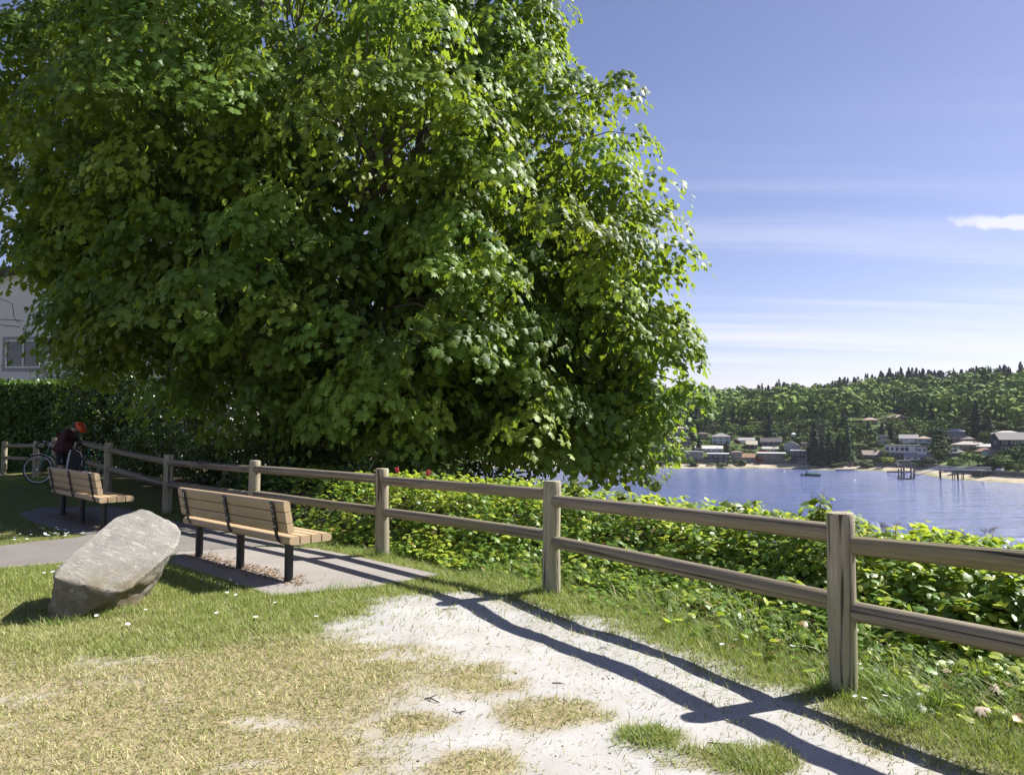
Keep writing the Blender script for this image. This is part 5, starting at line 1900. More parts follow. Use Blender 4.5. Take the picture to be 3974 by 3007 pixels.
far_house(2624, 2676, 1696, 1735, 'charcoal house with shallow gable, behind the near-black flat house', (0.11, 0.11, 0.125), GREY_R, 'front', 2, 3, rise=0.12)
far_house(2504, 2565, 1737, 1799, 'maroon three-storey waterfront house with bands of windows', MAROON, DARK_R, 'flat', 3, 3, deck='d')
far_house(2579, 2647, 1742, 1797, 'brown three-storey waterfront house with full-width decks', BRN, WHITE_R, 'flat', 3, 4, deck='d', dwin=True)
far_house(2660, 2727, 1754, 1787, 'taupe two-storey waterfront house with flat roof', TAUPE, GREY_R, 'flat', 2, 4)
far_house(2698, 2802, 1732, 1753, 'long low white-roofed bungalow behind the taupe house', WH, (0.5, 0.48, 0.45), 'gable', 1, 5, rise=0.45)
far_house(2748, 2827, 1762, 1796, 'dark waterfront house with bright white flat roof, below the cone-shaped conifer', CHAR, WHITE_R, 'flat', 2, 4)
far_house(2764, 2833, 1682, 1722, 'pale blue-grey two-storey house with grey hip roof on the upper row', (0.40, 0.42, 0.50), (0.24, 0.22, 0.23), 'hip', 2, 3, rise=0.33)
far_house(2838, 2879, 1748, 1789, 'tan two-storey house with small hip roof near the beach', TAN, BROWN_R, 'hip', 2, 2, rise=0.2)
far_house(2873, 2928, 1762, 1789, 'low orange-tan house wing with brown gable roof', TAN, (0.30, 0.17, 0.10), 'gable', 1, 3, rise=0.45)
far_house(2868, 2927, 1700, 1721, 'low white house with grey roof behind the dark red tree', WH, GREY_R, 'gable', 1, 4, rise=0.4)
far_house(2898, 2937, 1712, 1741, 'dark house with cream roof below the low white house', CHAR, (0.52, 0.46, 0.35), 'gable', 1, 2, rise=0.45)
far_house(2954, 3031, 1701, 1731, 'navy house with white trimmed dormer gable', NAVY, DARK_R, 'gable', 2, 4, rise=0.45)
far_house(2943, 3045, 1760, 1791, 'long tan waterfront house with bright white flat roof', (0.24, 0.19, 0.15), WHITE_R, 'flat', 2, 6)
far_house(2961, 3018, 1735, 1753, 'low white-fronted house under the navy house', WH, (0.40, 0.38, 0.36), 'gable', 1, 4, rise=0.4)
far_house(3044, 3101, 1714, 1755, 'blue-grey house with tall front gable and arched windows', (0.36, 0.37, 0.43), GREY_R, 'front', 2, 4, rise=0.36)
far_house(3073, 3142, 1750, 1797, 'dark glass-fronted waterfront house with stepped white roof', CHAR, WHITE_R, 'flat', 2, 4, deck='d')
far_house(3112, 3147, 1720, 1752, 'tan and grey house half hidden by the tall conifers', (0.42, 0.30, 0.17), GREY_R, 'flat', 2, 2)
far_house(3349, 3404, 1620, 1647, 'brown low-roofed house high on the wooded slope', BRN, TAN_R, 'hip', 1, 3, rise=0.4)
far_house(3446, 3528, 1609, 1641, 'tan-roofed two-part house highest on the wooded slope', (0.22, 0.17, 0.13), TAN_R, 'hip', 1, 4, rise=0.38)
far_house(3407, 3440, 1690, 1726, 'small white-trimmed house left of the tall white villa', (0.45, 0.45, 0.44), GREY_R, 'flat', 2, 2)
far_house(3495, 3559, 1688, 1732, 'white two-storey villa with grey roof above the modern white house', WH, GREY_R, 'gable', 2, 4, deck='w', rise=0.3)
far_house(3562, 3609, 1692, 1732, 'pale blue house with tan hip roof left of the great cedar', (0.32, 0.42, 0.52), TAN_R, 'hip', 2, 2, rise=0.28)
far_house(3442, 3562, 1730, 1782, 'large modern white house with grey lower floor', WH, DARK_R, 'flat', 2, 7, lower=(0.20, 0.18, 0.17), dwin=True)
far_house(3562, 3596, 1735, 1782, 'white wing at the right of the large modern house', WH, DARK_R, 'flat', 2, 2)
far_house(3516, 3616, 1755, 1786, 'low white cottage with long grey roof at the lawn', WH, (0.34, 0.33, 0.34), 'gable', 1, 4, rise=0.55)
far_house(3346, 3420, 1750, 1780, 'low brown beach house with tan roof and brick chimney', BRN, (0.30, 0.24, 0.20), 'gable', 1, 4, chim=True, rise=0.5)
far_house(3681, 3740, 1660, 1696, 'grey hip-roofed house right above the great cedar', (0.20, 0.22, 0.27), (0.42, 0.41, 0.43), 'hip', 2, 2, rise=0.4)
far_house(3699, 3774, 1688, 1718, 'house with broad brown hip roof under the grey one', (0.08, 0.08, 0.11), (0.24, 0.20, 0.18), 'hip', 1, 3, rise=0.55)
far_house(3705, 3825, 1713, 1743, 'long low house with tan hip roof and pale walls', (0.40, 0.37, 0.34), (0.38, 0.33, 0.28), 'hip', 1, 6, rise=0.45)
far_house(3800, 3880, 1723, 1748, 'low house with pale grey roof left of the dark barn-like house', (0.34, 0.32, 0.31), (0.48, 0.46, 0.45), 'hip', 1, 3, rise=0.45)
far_house(3790, 3850, 1738, 1765, 'low house with reddish brown roof', TAN, (0.22, 0.12, 0.085), 'hip', 1, 3, rise=0.55)
far_house(3679, 3744, 1744, 1769, 'low house with wide dark grey roof right of the cedar trunk', (0.09, 0.085, 0.10), (0.20, 0.19, 0.19), 'hip', 1, 3, rise=0.6)
far_house(3838, 3913, 1748, 1768, 'pale teal gabled house behind the bright shrubs', (0.34, 0.47, 0.45), (0.24, 0.20, 0.18), 'gable', 1, 3, rise=0.5, yaw=20)
far_house(3886, 3996, 1680, 1752, 'big charcoal barn-like house with steep gable at the picture edge', (0.05, 0.047, 0.06), (0.21, 0.19, 0.18), 'gable', 2, 3, rise=0.36, yaw=22)
far_house(3857, 3962, 1672, 1722, 'brown and white two-storey house behind the charcoal one', (0.30, 0.26, 0.23), (0.44, 0.41, 0.38), 'hip', 2, 5, rise=0.25, deck='w')
far_house(2828, 2868, 1578, 1592, 'small white-roofed house alone in the wood', (0.4, 0.4, 0.42), WHITE_R, 'gable', 1, 2, rise=0.5)

# white tank on a pole
p = far_hit(3079, 1714)
tk = thing('white_tank', 'round white tank with pointed cap raised on a pole above the gabled house', 'tank', p)
kz = p.y / F_PX
MB().lathe([(8.5 * kz, 20 * kz), (8.5 * kz, 29 * kz), (9.4 * kz, 29.2 * kz), (1.0 * kz, 35.5 * kz)], 16).obj('tank', M_WHITE, tk, smooth=True)
MB().lathe([(0.35, -2), (0.3, 20 * kz)], 10).obj('pole', M_WHITE, tk, smooth=True)
# utility poles with a crossarm
M_UPOLE = simple('utility_pole_wood', (0.10, 0.08, 0.065), 0.9)
for px, top, base, lab in ((3148, 1690, 1752, 'utility pole beside the tall poplars'), (3797, 1700, 1755, 'utility pole in front of the low tan-roofed house'), (3965, 1640, 1690, 'utility pole with transformer at the picture edge'), (2848, 1702, 1730, 'thin utility pole beside the dark red tree'), (3702, 1618, 1665, 'utility pole at the foot of the wood')):
    p = far_hit(px, base); H = (base - top) / F_PX * p.y
    u = thing('utility_pole', lab, 'pole', p, 0, 'utility poles on the far shore')
    MB().lathe([(0.16, -2), (0.11, H)], 8).obj('pole', M_UPOLE, u)
    MB().box((0, 0, H - 0.8), (2.2, 0.12, 0.14)).obj('crossarm', M_UPOLE, u)

# ------------------------------------------------------------------ far trees
QUAD_V = np.array([(-0.5, -0.5, 0), (0.5, -0.5, 0.05), (0.55, 0.5, 0), (-0.45, 0.5, -0.05)], float)
QUAD_F = np.array([[0, 1, 2], [0, 2, 3]])


def tree_template(kind, seed, n=150):
    """unit tree: height 1, foliage verts/faces/shade"""
    r = np.random.default_rng(seed)
    if kind == 'round':
        nl = 9
        lc = r.normal(size=(nl, 3)) * np.array([0.17, 0.17, 0.16]) + np.array([0, 0, 0.56]); lr = r.uniform(0.14, 0.24, nl)
        which = r.integers(0, nl, n)
        u = r.normal(size=(n, 3)); u[:, 2] = np.abs(u[:, 2]) * 0.9 - 0.25; u /= np.linalg.norm(u, axis=1, keepdims=True)
        p = lc[which] + u * lr[which][:, None] * r.uniform(0.75, 1.08, n)[:, None]
        nr = u; sz = r.uniform(0.045, 0.10, n)
    elif kind == 'cone':
        h = r.uniform(0, 1, n) ** 0.8
        a = r.uniform(0, 2 * PI, n); tier = np.floor(h * 11) / 11
        rad = (1 - h) ** 0.85 * 0.19 * (0.72 + 0.5 * ((h * 11) % 1 < 0.45)) + 0.008
        q = rad * np.sqrt(r.uniform(0.25, 1.15, n))
        p = np.stack([q * np.cos(a), q * np.sin(a), 0.07 + 0.93 * h - q * 0.35], 1)
        u = np.stack([np.cos(a), np.sin(a), 0.55 + 0 * a], 1); nr = u
        sz = 0.035 + 0.05 * (1 - h) * r.uniform(0.7, 1.3, n)
    elif kind == 'column':
        h = r.uniform(0.04, 1, n); a = r.uniform(0, 2 * PI, n)
        rad = 0.085 * np.sin(np.clip(h * 0.9 + 0.1, 0, 1) * PI) ** 0.5 * r.uniform(0.7, 1.15, n)
        p = np.stack([rad * np.cos(a), rad * np.sin(a), h], 1); nr = np.stack([np.cos(a), np.sin(a), 0.4 + 0 * a], 1); sz = r.uniform(0.03, 0.06, n)
    elif kind == 'cedar':
        tier = r.integers(0, 7, n); h = 0.18 + tier * 0.12 + r.normal(0, 0.018, n); a = r.uniform(0, 2 * PI, n)
        rad = np.array([0.50, 0.56, 0.52, 0.46, 0.36, 0.24, 0.12])[tier] * np.sqrt(r.uniform(0.05, 1, n)) * (0.8 + 0.25 * np.sin(a * 3 + tier * 2.1))
        p = np.stack([rad * np.cos(a), rad * np.sin(a), h - rad * 0.08 + 0.05], 1); nr = np.stack([0.3 * np.cos(a), 0.3 * np.sin(a), 1 + 0 * a], 1); sz = r.uniform(0.05, 0.10, n)
    else:                                                     # bush
        nl = 7
        lc = r.normal(size=(nl, 3)) * np.array([0.32, 0.28, 0.12]) + np.array([0, 0, 0.45]); lr = r.uniform(0.25, 0.42, nl)
        which = r.integers(0, nl, n)
        u = r.normal(size=(n, 3)); u /= np.linalg.norm(u, axis=1, keepdims=True)
        p = lc[which] + u * lr[which][:, None]; nr = u; sz = r.uniform(0.10, 0.2, n)
        p[:, 2] = np.maximum(p[:, 2], 0.03)
    t = np.cross(nr, r.normal(size=(n, 3)))
    nrm = nr + r.normal(0, 0.30, (n, 3))
    fr_ = frames(t, nrm)
    v, f, c = scatter(QUAD_V, QUAD_F, p, fr_, sz, np.ones((n, 3)) * r.uniform(0.72, 1.25, (n, 1)))
    return v, f, c


TT = {}
for kd, cnt, nn in (('round', 5, 260), ('cone', 4, 150), ('column', 2, 120), ('cedar', 1, 420), ('bush', 4, 110)):
    TT[kd] = [tree_template(kd, 300 + i * 7 + len(kd), nn) for i in range(cnt)]
big = {kd: tree_template(kd, 900 + len(kd), {'round': 420, 'cone': 460, 'column': 320, 'cedar': 700, 'bush': 260}[kd]) for kd in TT}
big_me = {kd: [fast_mesh('crown', *(tt[0], tt[1]), M_FAROBJ, {'col': tt[2]}) for tt in (big[kd], tree_template(kd, 950 + len(kd), {'round': 420, 'cone': 460, 'column': 320, 'cedar': 700, 'bush': 260}[kd]))] for kd in TT}
trunk_me = MB().tube([(0, 0, -0.1), (0.005, 0, 0.3), (0, 0.005, 0.7)], [0.022, 0.017, 0.008], 6).mesh('trunk', M_UPOLE, True)


def far_tree(kd, px, top, base, w, col, label, group='garden and shore trees across the water', k=0, cat='tree'):
    p = far_hit(px, base)
    H = (base - top) / F_PX * p.y; wd = w / F_PX * p.y
    unit_w = {'round': 0.72, 'cone': 0.40, 'column': 0.18, 'cedar': 1.05, 'bush': 1.25}[kd]
    t = thing('shrub' if kd == 'bush' else {'cone': 'conifer_tree', 'column': 'poplar_tree', 'cedar': 'cedar_tree', 'round': 'leafy_tree'}[kd], label, 'shrub' if kd == 'bush' else cat, (p.x, p.y, p.z - 0.3), random.uniform(0, 6), group)
    o = link('crown', big_me[kd][k % 2], t); o.color = (*col, 1); sx = wd / unit_w
    o.scale = (sx, sx, H); o['kind'] = 'stuff'
    if kd != 'bush':
        tr = link('trunk', trunk_me, t); tr.scale = (max(sx, H * 0.6), max(sx, H * 0.6), H)
    return t


DKC, MDG, LGT, YEL, OLV, RED_, POP = (0.030, 0.050, 0.024), (0.065, 0.105, 0.028), (0.125, 0.19, 0.040), (0.24, 0.285, 0.05), (0.09, 0.125, 0.042), (0.12, 0.024, 0.026), (0.14, 0.17, 0.085)
FT = [('cone', 2821, 1708, 1762, 40, DKC, 'dark cone-shaped conifer in front of the pale blue-grey house'), ('column', 3180, 1612, 1762, 26, POP, 'tall pale poplar left of the shore conifers'), ('column', 3197, 1625, 1764, 24, POP, 'second pale poplar, nearer the shore conifers'),
      ('cone', 3160, 1640, 1802, 70, DKC, 'very dark conifer at the water edge beside the dark glass-fronted house'), ('cone', 3221, 1674, 1796, 66, (0.045, 0.075, 0.03), 'broad green conifer at the shore right of the poplars'), ('cone', 3258, 1682, 1790, 56, (0.055, 0.085, 0.032), 'middle green conifer of the shore group'), ('cone', 3292, 1652, 1790, 58, (0.05, 0.08, 0.03), 'tallest green conifer of the shore group'), ('cone', 3192, 1690, 1808, 60, DKC, 'dark conifer standing lowest at the water edge'),
      ('cedar', 3652, 1662, 1772, 112, (0.035, 0.055, 0.026), 'great dark flat-tiered cedar among the houses'), ('cone', 3790, 1553, 1692, 66, DKC, 'tall black-green conifer above the low tan-roofed house'), ('cone', 3646, 1572, 1664, 40, DKC, 'slim dark conifer above the great cedar'), ('cone', 3840, 1618, 1700, 74, DKC, 'broad dark conifer behind the brown and white house'),
      ('round', 3612, 1612, 1688, 78, LGT, 'bright green round tree above the pale blue house'), ('round', 3635, 1640, 1694, 62, LGT, 'lower bright green tree left of the great cedar'), ('round', 3712, 1628, 1682, 76, LGT, 'fresh green tree behind the grey hip-roofed house'), ('round', 3525, 1662, 1693, 52, YEL, 'yellow-green tree above the white villa'),
      ('bush', 3441, 1764, 1796, 56, YEL, 'yellow-green shrub on the lawn below the modern white house'), ('round', 3762, 1736, 1812, 72, LGT, 'drooping pale willow at the head of the gangway'), ('bush', 3857, 1758, 1802, 112, OLV, 'wide bright shrub mass below the teal house'), ('round', 3950, 1718, 1788, 84, OLV, 'olive-green tree in front of the charcoal house'), ('bush', 3925, 1770, 1812, 70, LGT, 'pale shrub right of the wide shrub mass'),
      ('column', 2767, 1497, 1575, 34, POP, 'poplar clump standing out of the hillside wood'), ('round', 2863, 1699, 1733, 28, RED_, 'dark red tree beside the pale blue-grey house'), ('round', 2943, 1767, 1800, 36, RED_, 'dark red tree at the beach below the long white roof'), ('bush', 2960, 1743, 1763, 22, (0.33, 0.05, 0.06), 'pink-red shrub above the long white roof'), ('bush', 2979, 1744, 1763, 22, (0.19, 0.18, 0.05), 'olive-yellow shrub beside the pink-red one'),
      ('round', 2651, 1728, 1756, 32, YEL, 'yellow-green tree over the brown waterfront house'), ('round', 2724, 1700, 1732, 34, LGT, 'light green tree left of the pale blue-grey house'), ('round', 2746, 1702, 1732, 28, LGT, 'light green tree touching the pale blue-grey house'), ('round', 2510, 1664, 1700, 38, MDG, 'green tree left of the dark brown three-storey house'), ('round', 2508, 1700, 1736, 52, LGT, 'light green tree above the maroon house'), ('round', 2480, 1704, 1738, 40, MDG, 'mid-green tree behind the lowest maple leaves'),
      ('cone', 2714, 1690, 1748, 26, DKC, 'narrow dark conifer left of the white-roofed bungalow'), ('round', 3058, 1750, 1792, 30, LGT, 'small round green tree between two white roofs'), ('round', 3387, 1668, 1733, 34, (0.085, 0.125, 0.035), 'tall light green tree left of the small white-trimmed house'), ('round', 3340, 1630, 1722, 54, (0.08, 0.12, 0.034), 'large light green tree above the brown beach house'), ('cone', 3425, 1635, 1715, 46, (0.045, 0.07, 0.03), 'green conifer below the highest tan-roofed house'),
      ('cone', 3372, 1630, 1700, 44, DKC, 'dark conifer hiding half of the brown hillside house'), ('cone', 3460, 1640, 1706, 40, DKC, 'dark conifer under the highest tan-roofed house'), ('round', 2895, 1735, 1766, 44, OLV, 'olive tree left of the long white roof'), ('round', 2850, 1728, 1762, 30, LGT, 'light green tree right of the cone-shaped conifer'), ('round', 3040, 1712, 1744, 32, YEL, 'yellow-green tree left of the tall front gable'), ('bush', 3115, 1737, 1756, 30, YEL, 'bright yellow shrub right of the front-gabled house'),
      ('round', 3480, 1700, 1734, 40, DKC, 'dark round tree left of the white villa'), ('round', 3620, 1770, 1806, 60, DKC, 'dark shrub-like tree under the great cedar'), ('bush', 3700, 1778, 1812, 54, LGT, 'light shrub beside the willow'), ('bush', 3590, 1788, 1808, 46, MDG, 'green shrub along the far lawn'), ('bush', 2690, 1782, 1806, 52, MDG, 'green shrub below the taupe house'), ('bush', 2790, 1790, 1808, 60, OLV, 'low shrub in front of the dark white-roofed house'), ('bush', 2868, 1782, 1806, 56, OLV, 'low shrub in front of the tan house'), ('cone', 2690, 1640, 1712, 40, DKC, 'dark conifer behind the charcoal house'), ('cone', 2990, 1640, 1704, 60, DKC, 'dark conifer behind the navy house'), ('round', 3250, 1788, 1812, 60, OLV, 'olive shrub-like tree on the bank by the wooden stairs'), ('bush', 3350, 1790, 1812, 60, OLV, 'olive shrub beside the short dock')]
for k, (kd, px, tp, bs, w, col, lab) in enumerate(FT):
    far_tree(kd, px, tp, bs, w, col, lab, k=k)

# bright lawns of the waterfront gardens
M_LAWN = simple('garden_lawn', (0.16, 0.24, 0.045), 0.9, (0.12, 0.19, 0.035), 0.8)
for (a, b, c_, d_, lab) in ((3405, 3488, 1796, 1806, 'bright lawn below the modern white house'), (3215, 3300, 1791, 1800, 'bright lawn above the wooden stairs'), (3630, 3680, 1796, 1806, 'bright lawn strip beside the dark shrub')):
    q = [far_hit(a, d_), far_hit(b, d_), far_hit(b, c_), far_hit(a, c_)]
    m = MB(); m.add([v_ + Vector((0, 0, 0.35)) for v_ in q] + [v_ - Vector((0, 0, 1.5)) for v_ in q], [(0, 1, 2, 3), (0, 4, 5, 1), (1, 5, 6, 2), (2, 6, 7, 3), (3, 7, 4, 0)])
    struct(m.obj('lawn', M_LAWN), lab)

# the wood on the hill and the shrubs between the gardens


def fill_trees():
    parts = []
    rng = np.random.default_rng(5)
    # forest
    HP = np.array([(o.location.x, o.location.y) for o in bpy.data.objects if o.get('category') == 'house' and o.location.y > 200])
    N = 9000
    x = rng.uniform(20, 640, N); y = rng.uniform(430, 960, N)
    s = far_s(x, y)
    ratio = x / y
    hd = np.min(np.hypot(x[:, None] - HP[None, :, 0] - 3, y[:, None] - HP[None, :, 1] - 5), 1)
    infront = ((np.abs(x[:, None] / y[:, None] - HP[None, :, 0] / HP[None, :, 1]) < 0.02) & (y[:, None] < HP[None, :, 1]) & (y[:, None] > HP[None, :, 1] - 70)).any(1)
    keep = (s > 52) & (hd > 11) & ~infront & (s < 352) & (ratio > 0.10) & (ratio < 0.74)
    x, y, s = x[keep], y[keep], s[keep]
    # thin to a spacing
    cell = {}
    keep = np.zeros(len(x), bool)
    for i in range(len(x)):
        kx, ky = (int(x[i] / 15.5), int(y[i] / 15.0)) if s[i] > 90 else (int(x[i] / 8.0) + 5000, int(y[i] / 8.0))
        if (kx, ky) in cell:
            continue
        cell[(kx, ky)] = 1; keep[i] = True
    x, y, s = x[keep], y[keep], s[keep]
    z = far_z(x, y)
    cl = fbm(x * 0.02, y * 0.02, 55)
    for i in range(len(x)):
        ridge = s[i] > 335 + 40 * (cl[i] - 0.5)
        con = ridge or (rng.uniform() < 0.09 + 0.4 * (cl[i] > 0.62))
        dim = rng.uniform(0.55, 1.35)
        if con:
            H = rng.uniform(12, 18) if not ridge else rng.uniform(11, 25) ** 1.0; wd = H * rng.uniform(1.0, 1.7)
            tt = TT['cone'][rng.integers(0, 4)]; col = np.array([0.024, 0.040, 0.027]) * dim
        else:
            H = (rng.uniform(13, 22) if s[i] > 90 else rng.uniform(5, 9)); wd = H * rng.uniform(1.25, 1.8)
            tt = TT['round'][rng.integers(0, 5)]
            g = rng.uniform()
            col = (np.array([0.075, 0.135, 0.028]) * (1 - g) + np.array([0.19, 0.265, 0.05]) * g) * dim
        a = rng.uniform(0, 6.28); ca, sa = math.cos(a), math.sin(a)
        v = tt[0] * np.array([wd, wd, H])
        v = np.stack([v[:, 0] * ca - v[:, 1] * sa, v[:, 0] * sa + v[:, 1] * ca, v[:, 2]], 1) + np.array([x[i], y[i], z[i] - 0.5])
        c = tt[2].copy(); c[:, :3] *= col
        parts.append((v, tt[1], c))
    gp = []
    # conifer ridge
    N = 4200
    x = rng.uniform(60, 700, N); y = rng.uniform(640, 960, N); s = far_s(x, y); ratio = x / y
    keep = (s > 338) & (s < 405) & (ratio > 0.12) & (ratio < 0.74)
    x, y = x[keep], y[keep]; z = far_z(x, y)
    cl = fbm(x * 0.022, y * 0.004, 58)
    for i in range(len(x)):
        if cl[i] < 0.40 + 0.1 * rng.uniform() and x[i] < 330:
            continue
        H = rng.uniform(9, 20) + 18 * max(0, cl[i] - 0.42); wd = H * rng.uniform(1.1, 1.8)
        tt = TT['cone'][rng.integers(0, 4)]; col = np.array([0.026, 0.040, 0.030]) * rng.uniform(0.7, 1.3)
        v = tt[0] * np.array([wd, wd, H]) + np.array([x[i], y[i], z[i] - 0.5]); c = tt[2].copy(); c[:, :3] *= col
        parts.append((v, tt[1], c))
    # garden trees between the houses
    N = 1100
    x = rng.uniform(30, 330, N); y = rng.uniform(330, 560, N); s = far_s(x, y); ratio = x / y
    hd = np.min(np.hypot(x[:, None] - HP[None, :, 0] - 2, y[:, None] - HP[None, :, 1] - 4), 1)
    infront = ((np.abs(x[:, None] / y[:, None] - HP[None, :, 0] / HP[None, :, 1]) < 0.013) & (y[:, None] < HP[None, :, 1]) & (y[:, None] > HP[None, :, 1] - 26)).any(1)
    keep = (s > 15) & (s < 92) & (ratio > 0.12) & (ratio < 0.72) & (hd > 8) & ~infront
    x, y = x[keep], y[keep]; z = far_z(x, y)
    for i in range(len(x)):
        kd = 'round' if rng.uniform() < 0.8 else 'cone'
        tt = TT[kd][rng.integers(0, 4)]; H = rng.uniform(3.0, 7.5); wd = H * rng.uniform(1.0, 1.6)
        g = rng.uniform(); col = (np.array([0.05, 0.085, 0.024]) * (1 - g) + np.array([0.15, 0.20, 0.045]) * g) if kd == 'round' else np.array([0.03, 0.05, 0.025])
        v = tt[0] * np.array([wd, wd, H]) + np.array([x[i], y[i], z[i] - 0.2]); c = tt[2].copy(); c[:, :3] *= col
        gp.append((v, tt[1], c))
    # garden shrubs
    N = 900
    x = rng.uniform(30, 330, N); y = rng.uniform(330, 560, N); s = far_s(x, y); ratio = x / y
    keep = (s > 14) & (s < 92) & (ratio > 0.12) & (ratio < 0.72)
    x, y = x[keep], y[keep]; z = far_z(x, y)
    for i in range(len(x)):
        tt = TT['bush'][rng.integers(0, 4)]; H = rng.uniform(1.0, 3.2); wd = H * rng.uniform(1.0, 1.8)
        g = rng.uniform(); col = np.array([0.045, 0.075, 0.024]) * (1 - g) + np.array([0.12, 0.16, 0.045]) * g
        v = tt[0] * np.array([wd, wd, H]) + np.array([x[i], y[i], z[i] - 0.2]); c = tt[2].copy(); c[:, :3] *= col
        gp.append((v, tt[1], c))
    return join(parts), join(gp), len(parts)


(v, f, c), (v2, f2_, c2_), nforest = fill_trees()
stuff(link('forest', fast_mesh('forest', v, f, M_FARTREE, {'col': c})), 'mixed wood of leafy trees with a dark conifer ridge across the harbour', 'wood')
stuff(link('shrubbery', fast_mesh('shrubbery', v2, f2_, M_FARTREE, {'col': c2_})), 'low garden shrubs between the houses on the far shore', 'shrubs')

# ------------------------------------------------------------------ boat, buoys, docks
M_HULL = simple('dark_green_hull', (0.012, 0.03, 0.03), 0.4)
M_COVER = simple('green_boat_cover', (0.02, 0.10, 0.085), 0.7, (0.03, 0.13, 0.11), 2)
M_MAST = simple('grey_mast', (0.35, 0.36, 0.38), 0.4)


def wpt(px, py):
    return G(px, py, ZW)


bp = wpt(3147, 1847)
boat = thing('sailboat', 'moored sailboat with dark green cover and bare mast', 'boat', bp, -0.35)
m = MB(); L = 9.2
sec = [(-0.5, 0.0, 0.75), (-0.46, 0.35, 0.62), (-0.25, 0.95, 0.5), (0.05, 1.15, 0.45), (0.32, 1.0, 0.45), (0.47, 0.72, 0.5)]
vs_ = []
for t, hw, sheer in sec:
    vs_ += [(t * L, -hw, sheer + 0.3), (t * L, -hw * 0.7, -0.25), (t * L, hw * 0.7, -0.25), (t * L, hw, sheer + 0.3)]
fs = []
for i in range(len(sec) - 1):
    for j in range(4):
        fs.append((i * 4 + j, i * 4 + (j + 1) % 4, (i + 1) * 4 + (j + 1) % 4, (i + 1) * 4 + j))
fs += [(0, 1, 2, 3), tuple(20 + j for j in (3, 2, 1, 0))]
m.add(vs_, fs); m.obj('hull', M_HULL, boat)
m = MB(); vs_ = []
for t, hw, zt in ((-0.27, 0.12, 1.35), (-0.2, 0.75, 1.5), (0.0, 1.0, 1.62), (0.25, 0.95, 1.6), (0.38, 0.8, 1.55), (0.44, 0.6, 1.0)):
    vs_ += [(t * L, -hw * 1.1, 0.72), (t * L, -hw * 0.55, zt * 0.85), (t * L, 0, zt), (t * L, hw * 0.55, zt * 0.85), (t * L, hw * 1.1, 0.72)]
fs = []
for i in range(5):
    for j in range(4):
        fs.append((i * 5 + j, i * 5 + j + 1, (i + 1) * 5 + j + 1, (i + 1) * 5 + j))
fs += [(0, 1, 2, 3, 4), (29, 28, 27, 26, 25)]
m.add(vs_, fs); m.obj('cover', M_COVER, boat)
MB().tube([(-0.22 * L, 0, 0.7), (-0.22 * L, 0, 11.2)], 0.075, 8).obj('mast', M_MAST, boat)
m = MB(); m.tube([(-0.22 * L, 0, 2.6), (-0.19 * L, 0, 1.2)], [0.15, 0.35], 8); m.obj('sail_bundle', M_HULL, boat)
m = MB(); m.box((0.48 * L, 0, 0.75), (0.5, 0.4, 0.7)); m.box((0.5 * L, 0, 0.2), (0.2, 0.2, 0.8)); m.obj('outboard', M_WHITE, boat)
MB().lathe([(0.05, 0.0), (0.3, 0.15), (0.32, 0.4), (0.05, 0.6)], 10, (-0.36 * L, -1.0, 0.2)).obj('fender', M_WHITE, boat, smooth=True)

M_BUOYR = simple('red_buoy', (0.50, 0.08, 0.06), 0.5)
for px, py, w, col, lab in ((2491, 1829, 8, 'r', 'red mooring buoy beside the lowest maple leaves'), (2657, 1830, 4, 'w', 'tiny white mooring buoy off the brown house'), (2867, 1828, 6, 'w', 'white mooring buoy off the tan house'), (2934, 1826, 6, 'w', 'white mooring buoy off the dark red tree'), (3045, 1830, 7, 'w', 'white mooring buoy left of the sailboat bow'), (3318, 1865, 8, 'w', 'white mooring buoy between sailboat and pile dock'), (3820, 1880, 12, 'w', 'largest white mooring buoy near the gangway beach')):
    q = wpt(px, py); r = w / 2 / F_PX * q.y
    b = thing('mooring_buoy', lab, 'buoy', q, 0, 'mooring buoys')
    MB().lathe([(r * 0.5, -r * 0.5), (r, 0), (r * 0.95, r * 0.5), (r * 0.5, r * 0.95), (r * 0.1, r * 1.1)], 14).obj('float', M_BUOYR if col == 'r' else M_WHITE, b, smooth=True)
    MB().tube([circle((0, 0, r * 1.35), r * 0.22, 8)[j] for j in range(8)], r * 0.06, 5, closed=True).obj('ring', M_MAST, b)

M_PILE = simple('dark_pile_wood', (0.05, 0.04, 0.035), 0.9, (0.10, 0.085, 0.07), 1.5)
M_PILEG = simple('grey_pile_wood', (0.17, 0.16, 0.16), 0.9, (0.09, 0.085, 0.08), 0.6)
M_DECKW = simple('weathered_dock_boards', (0.22, 0.19, 0.165), 0.9, (0.15, 0.13, 0.115), 1.2)
M_GALV = simple('galvanised_truss', (0.68, 0.69, 0.72), 0.5)


def c7(x, y):
    return (3300 + x / 3.282, 1600 + y / 3.282)


dk_c = wpt(*c7(710, 850))
dock = thing('pile_dock', 'small dark float held between five tall grey piles', 'dock', dk_c)
Yd = dk_c.y


def loc7(x, y, Y):
    return W(*c7(x, y), Y) - dk_c


for (x, y0, y1, dy) in ((615, 720, 845, 0), (650, 710, 840, 3), (682, 675, 850, -1), (771, 640, 850, -1), (812, 715, 850, 1)):
    t = loc7(x, y0, Yd + dy); b = loc7(x, y1, Yd + dy)
    MB().tube([(b.x, b.y, -2), (t.x, t.y, t.z)], [0.42, 0.34], 10).obj('pile', M_PILEG, dock, smooth=True)
a, b = loc7(645, 845, Yd), loc7(782, 845, Yd)
MB().box(((a.x + b.x) / 2, 1.0, 0.25), (b.x - a.x, 4.5, 0.6)).obj('float', M_PILE, dock)

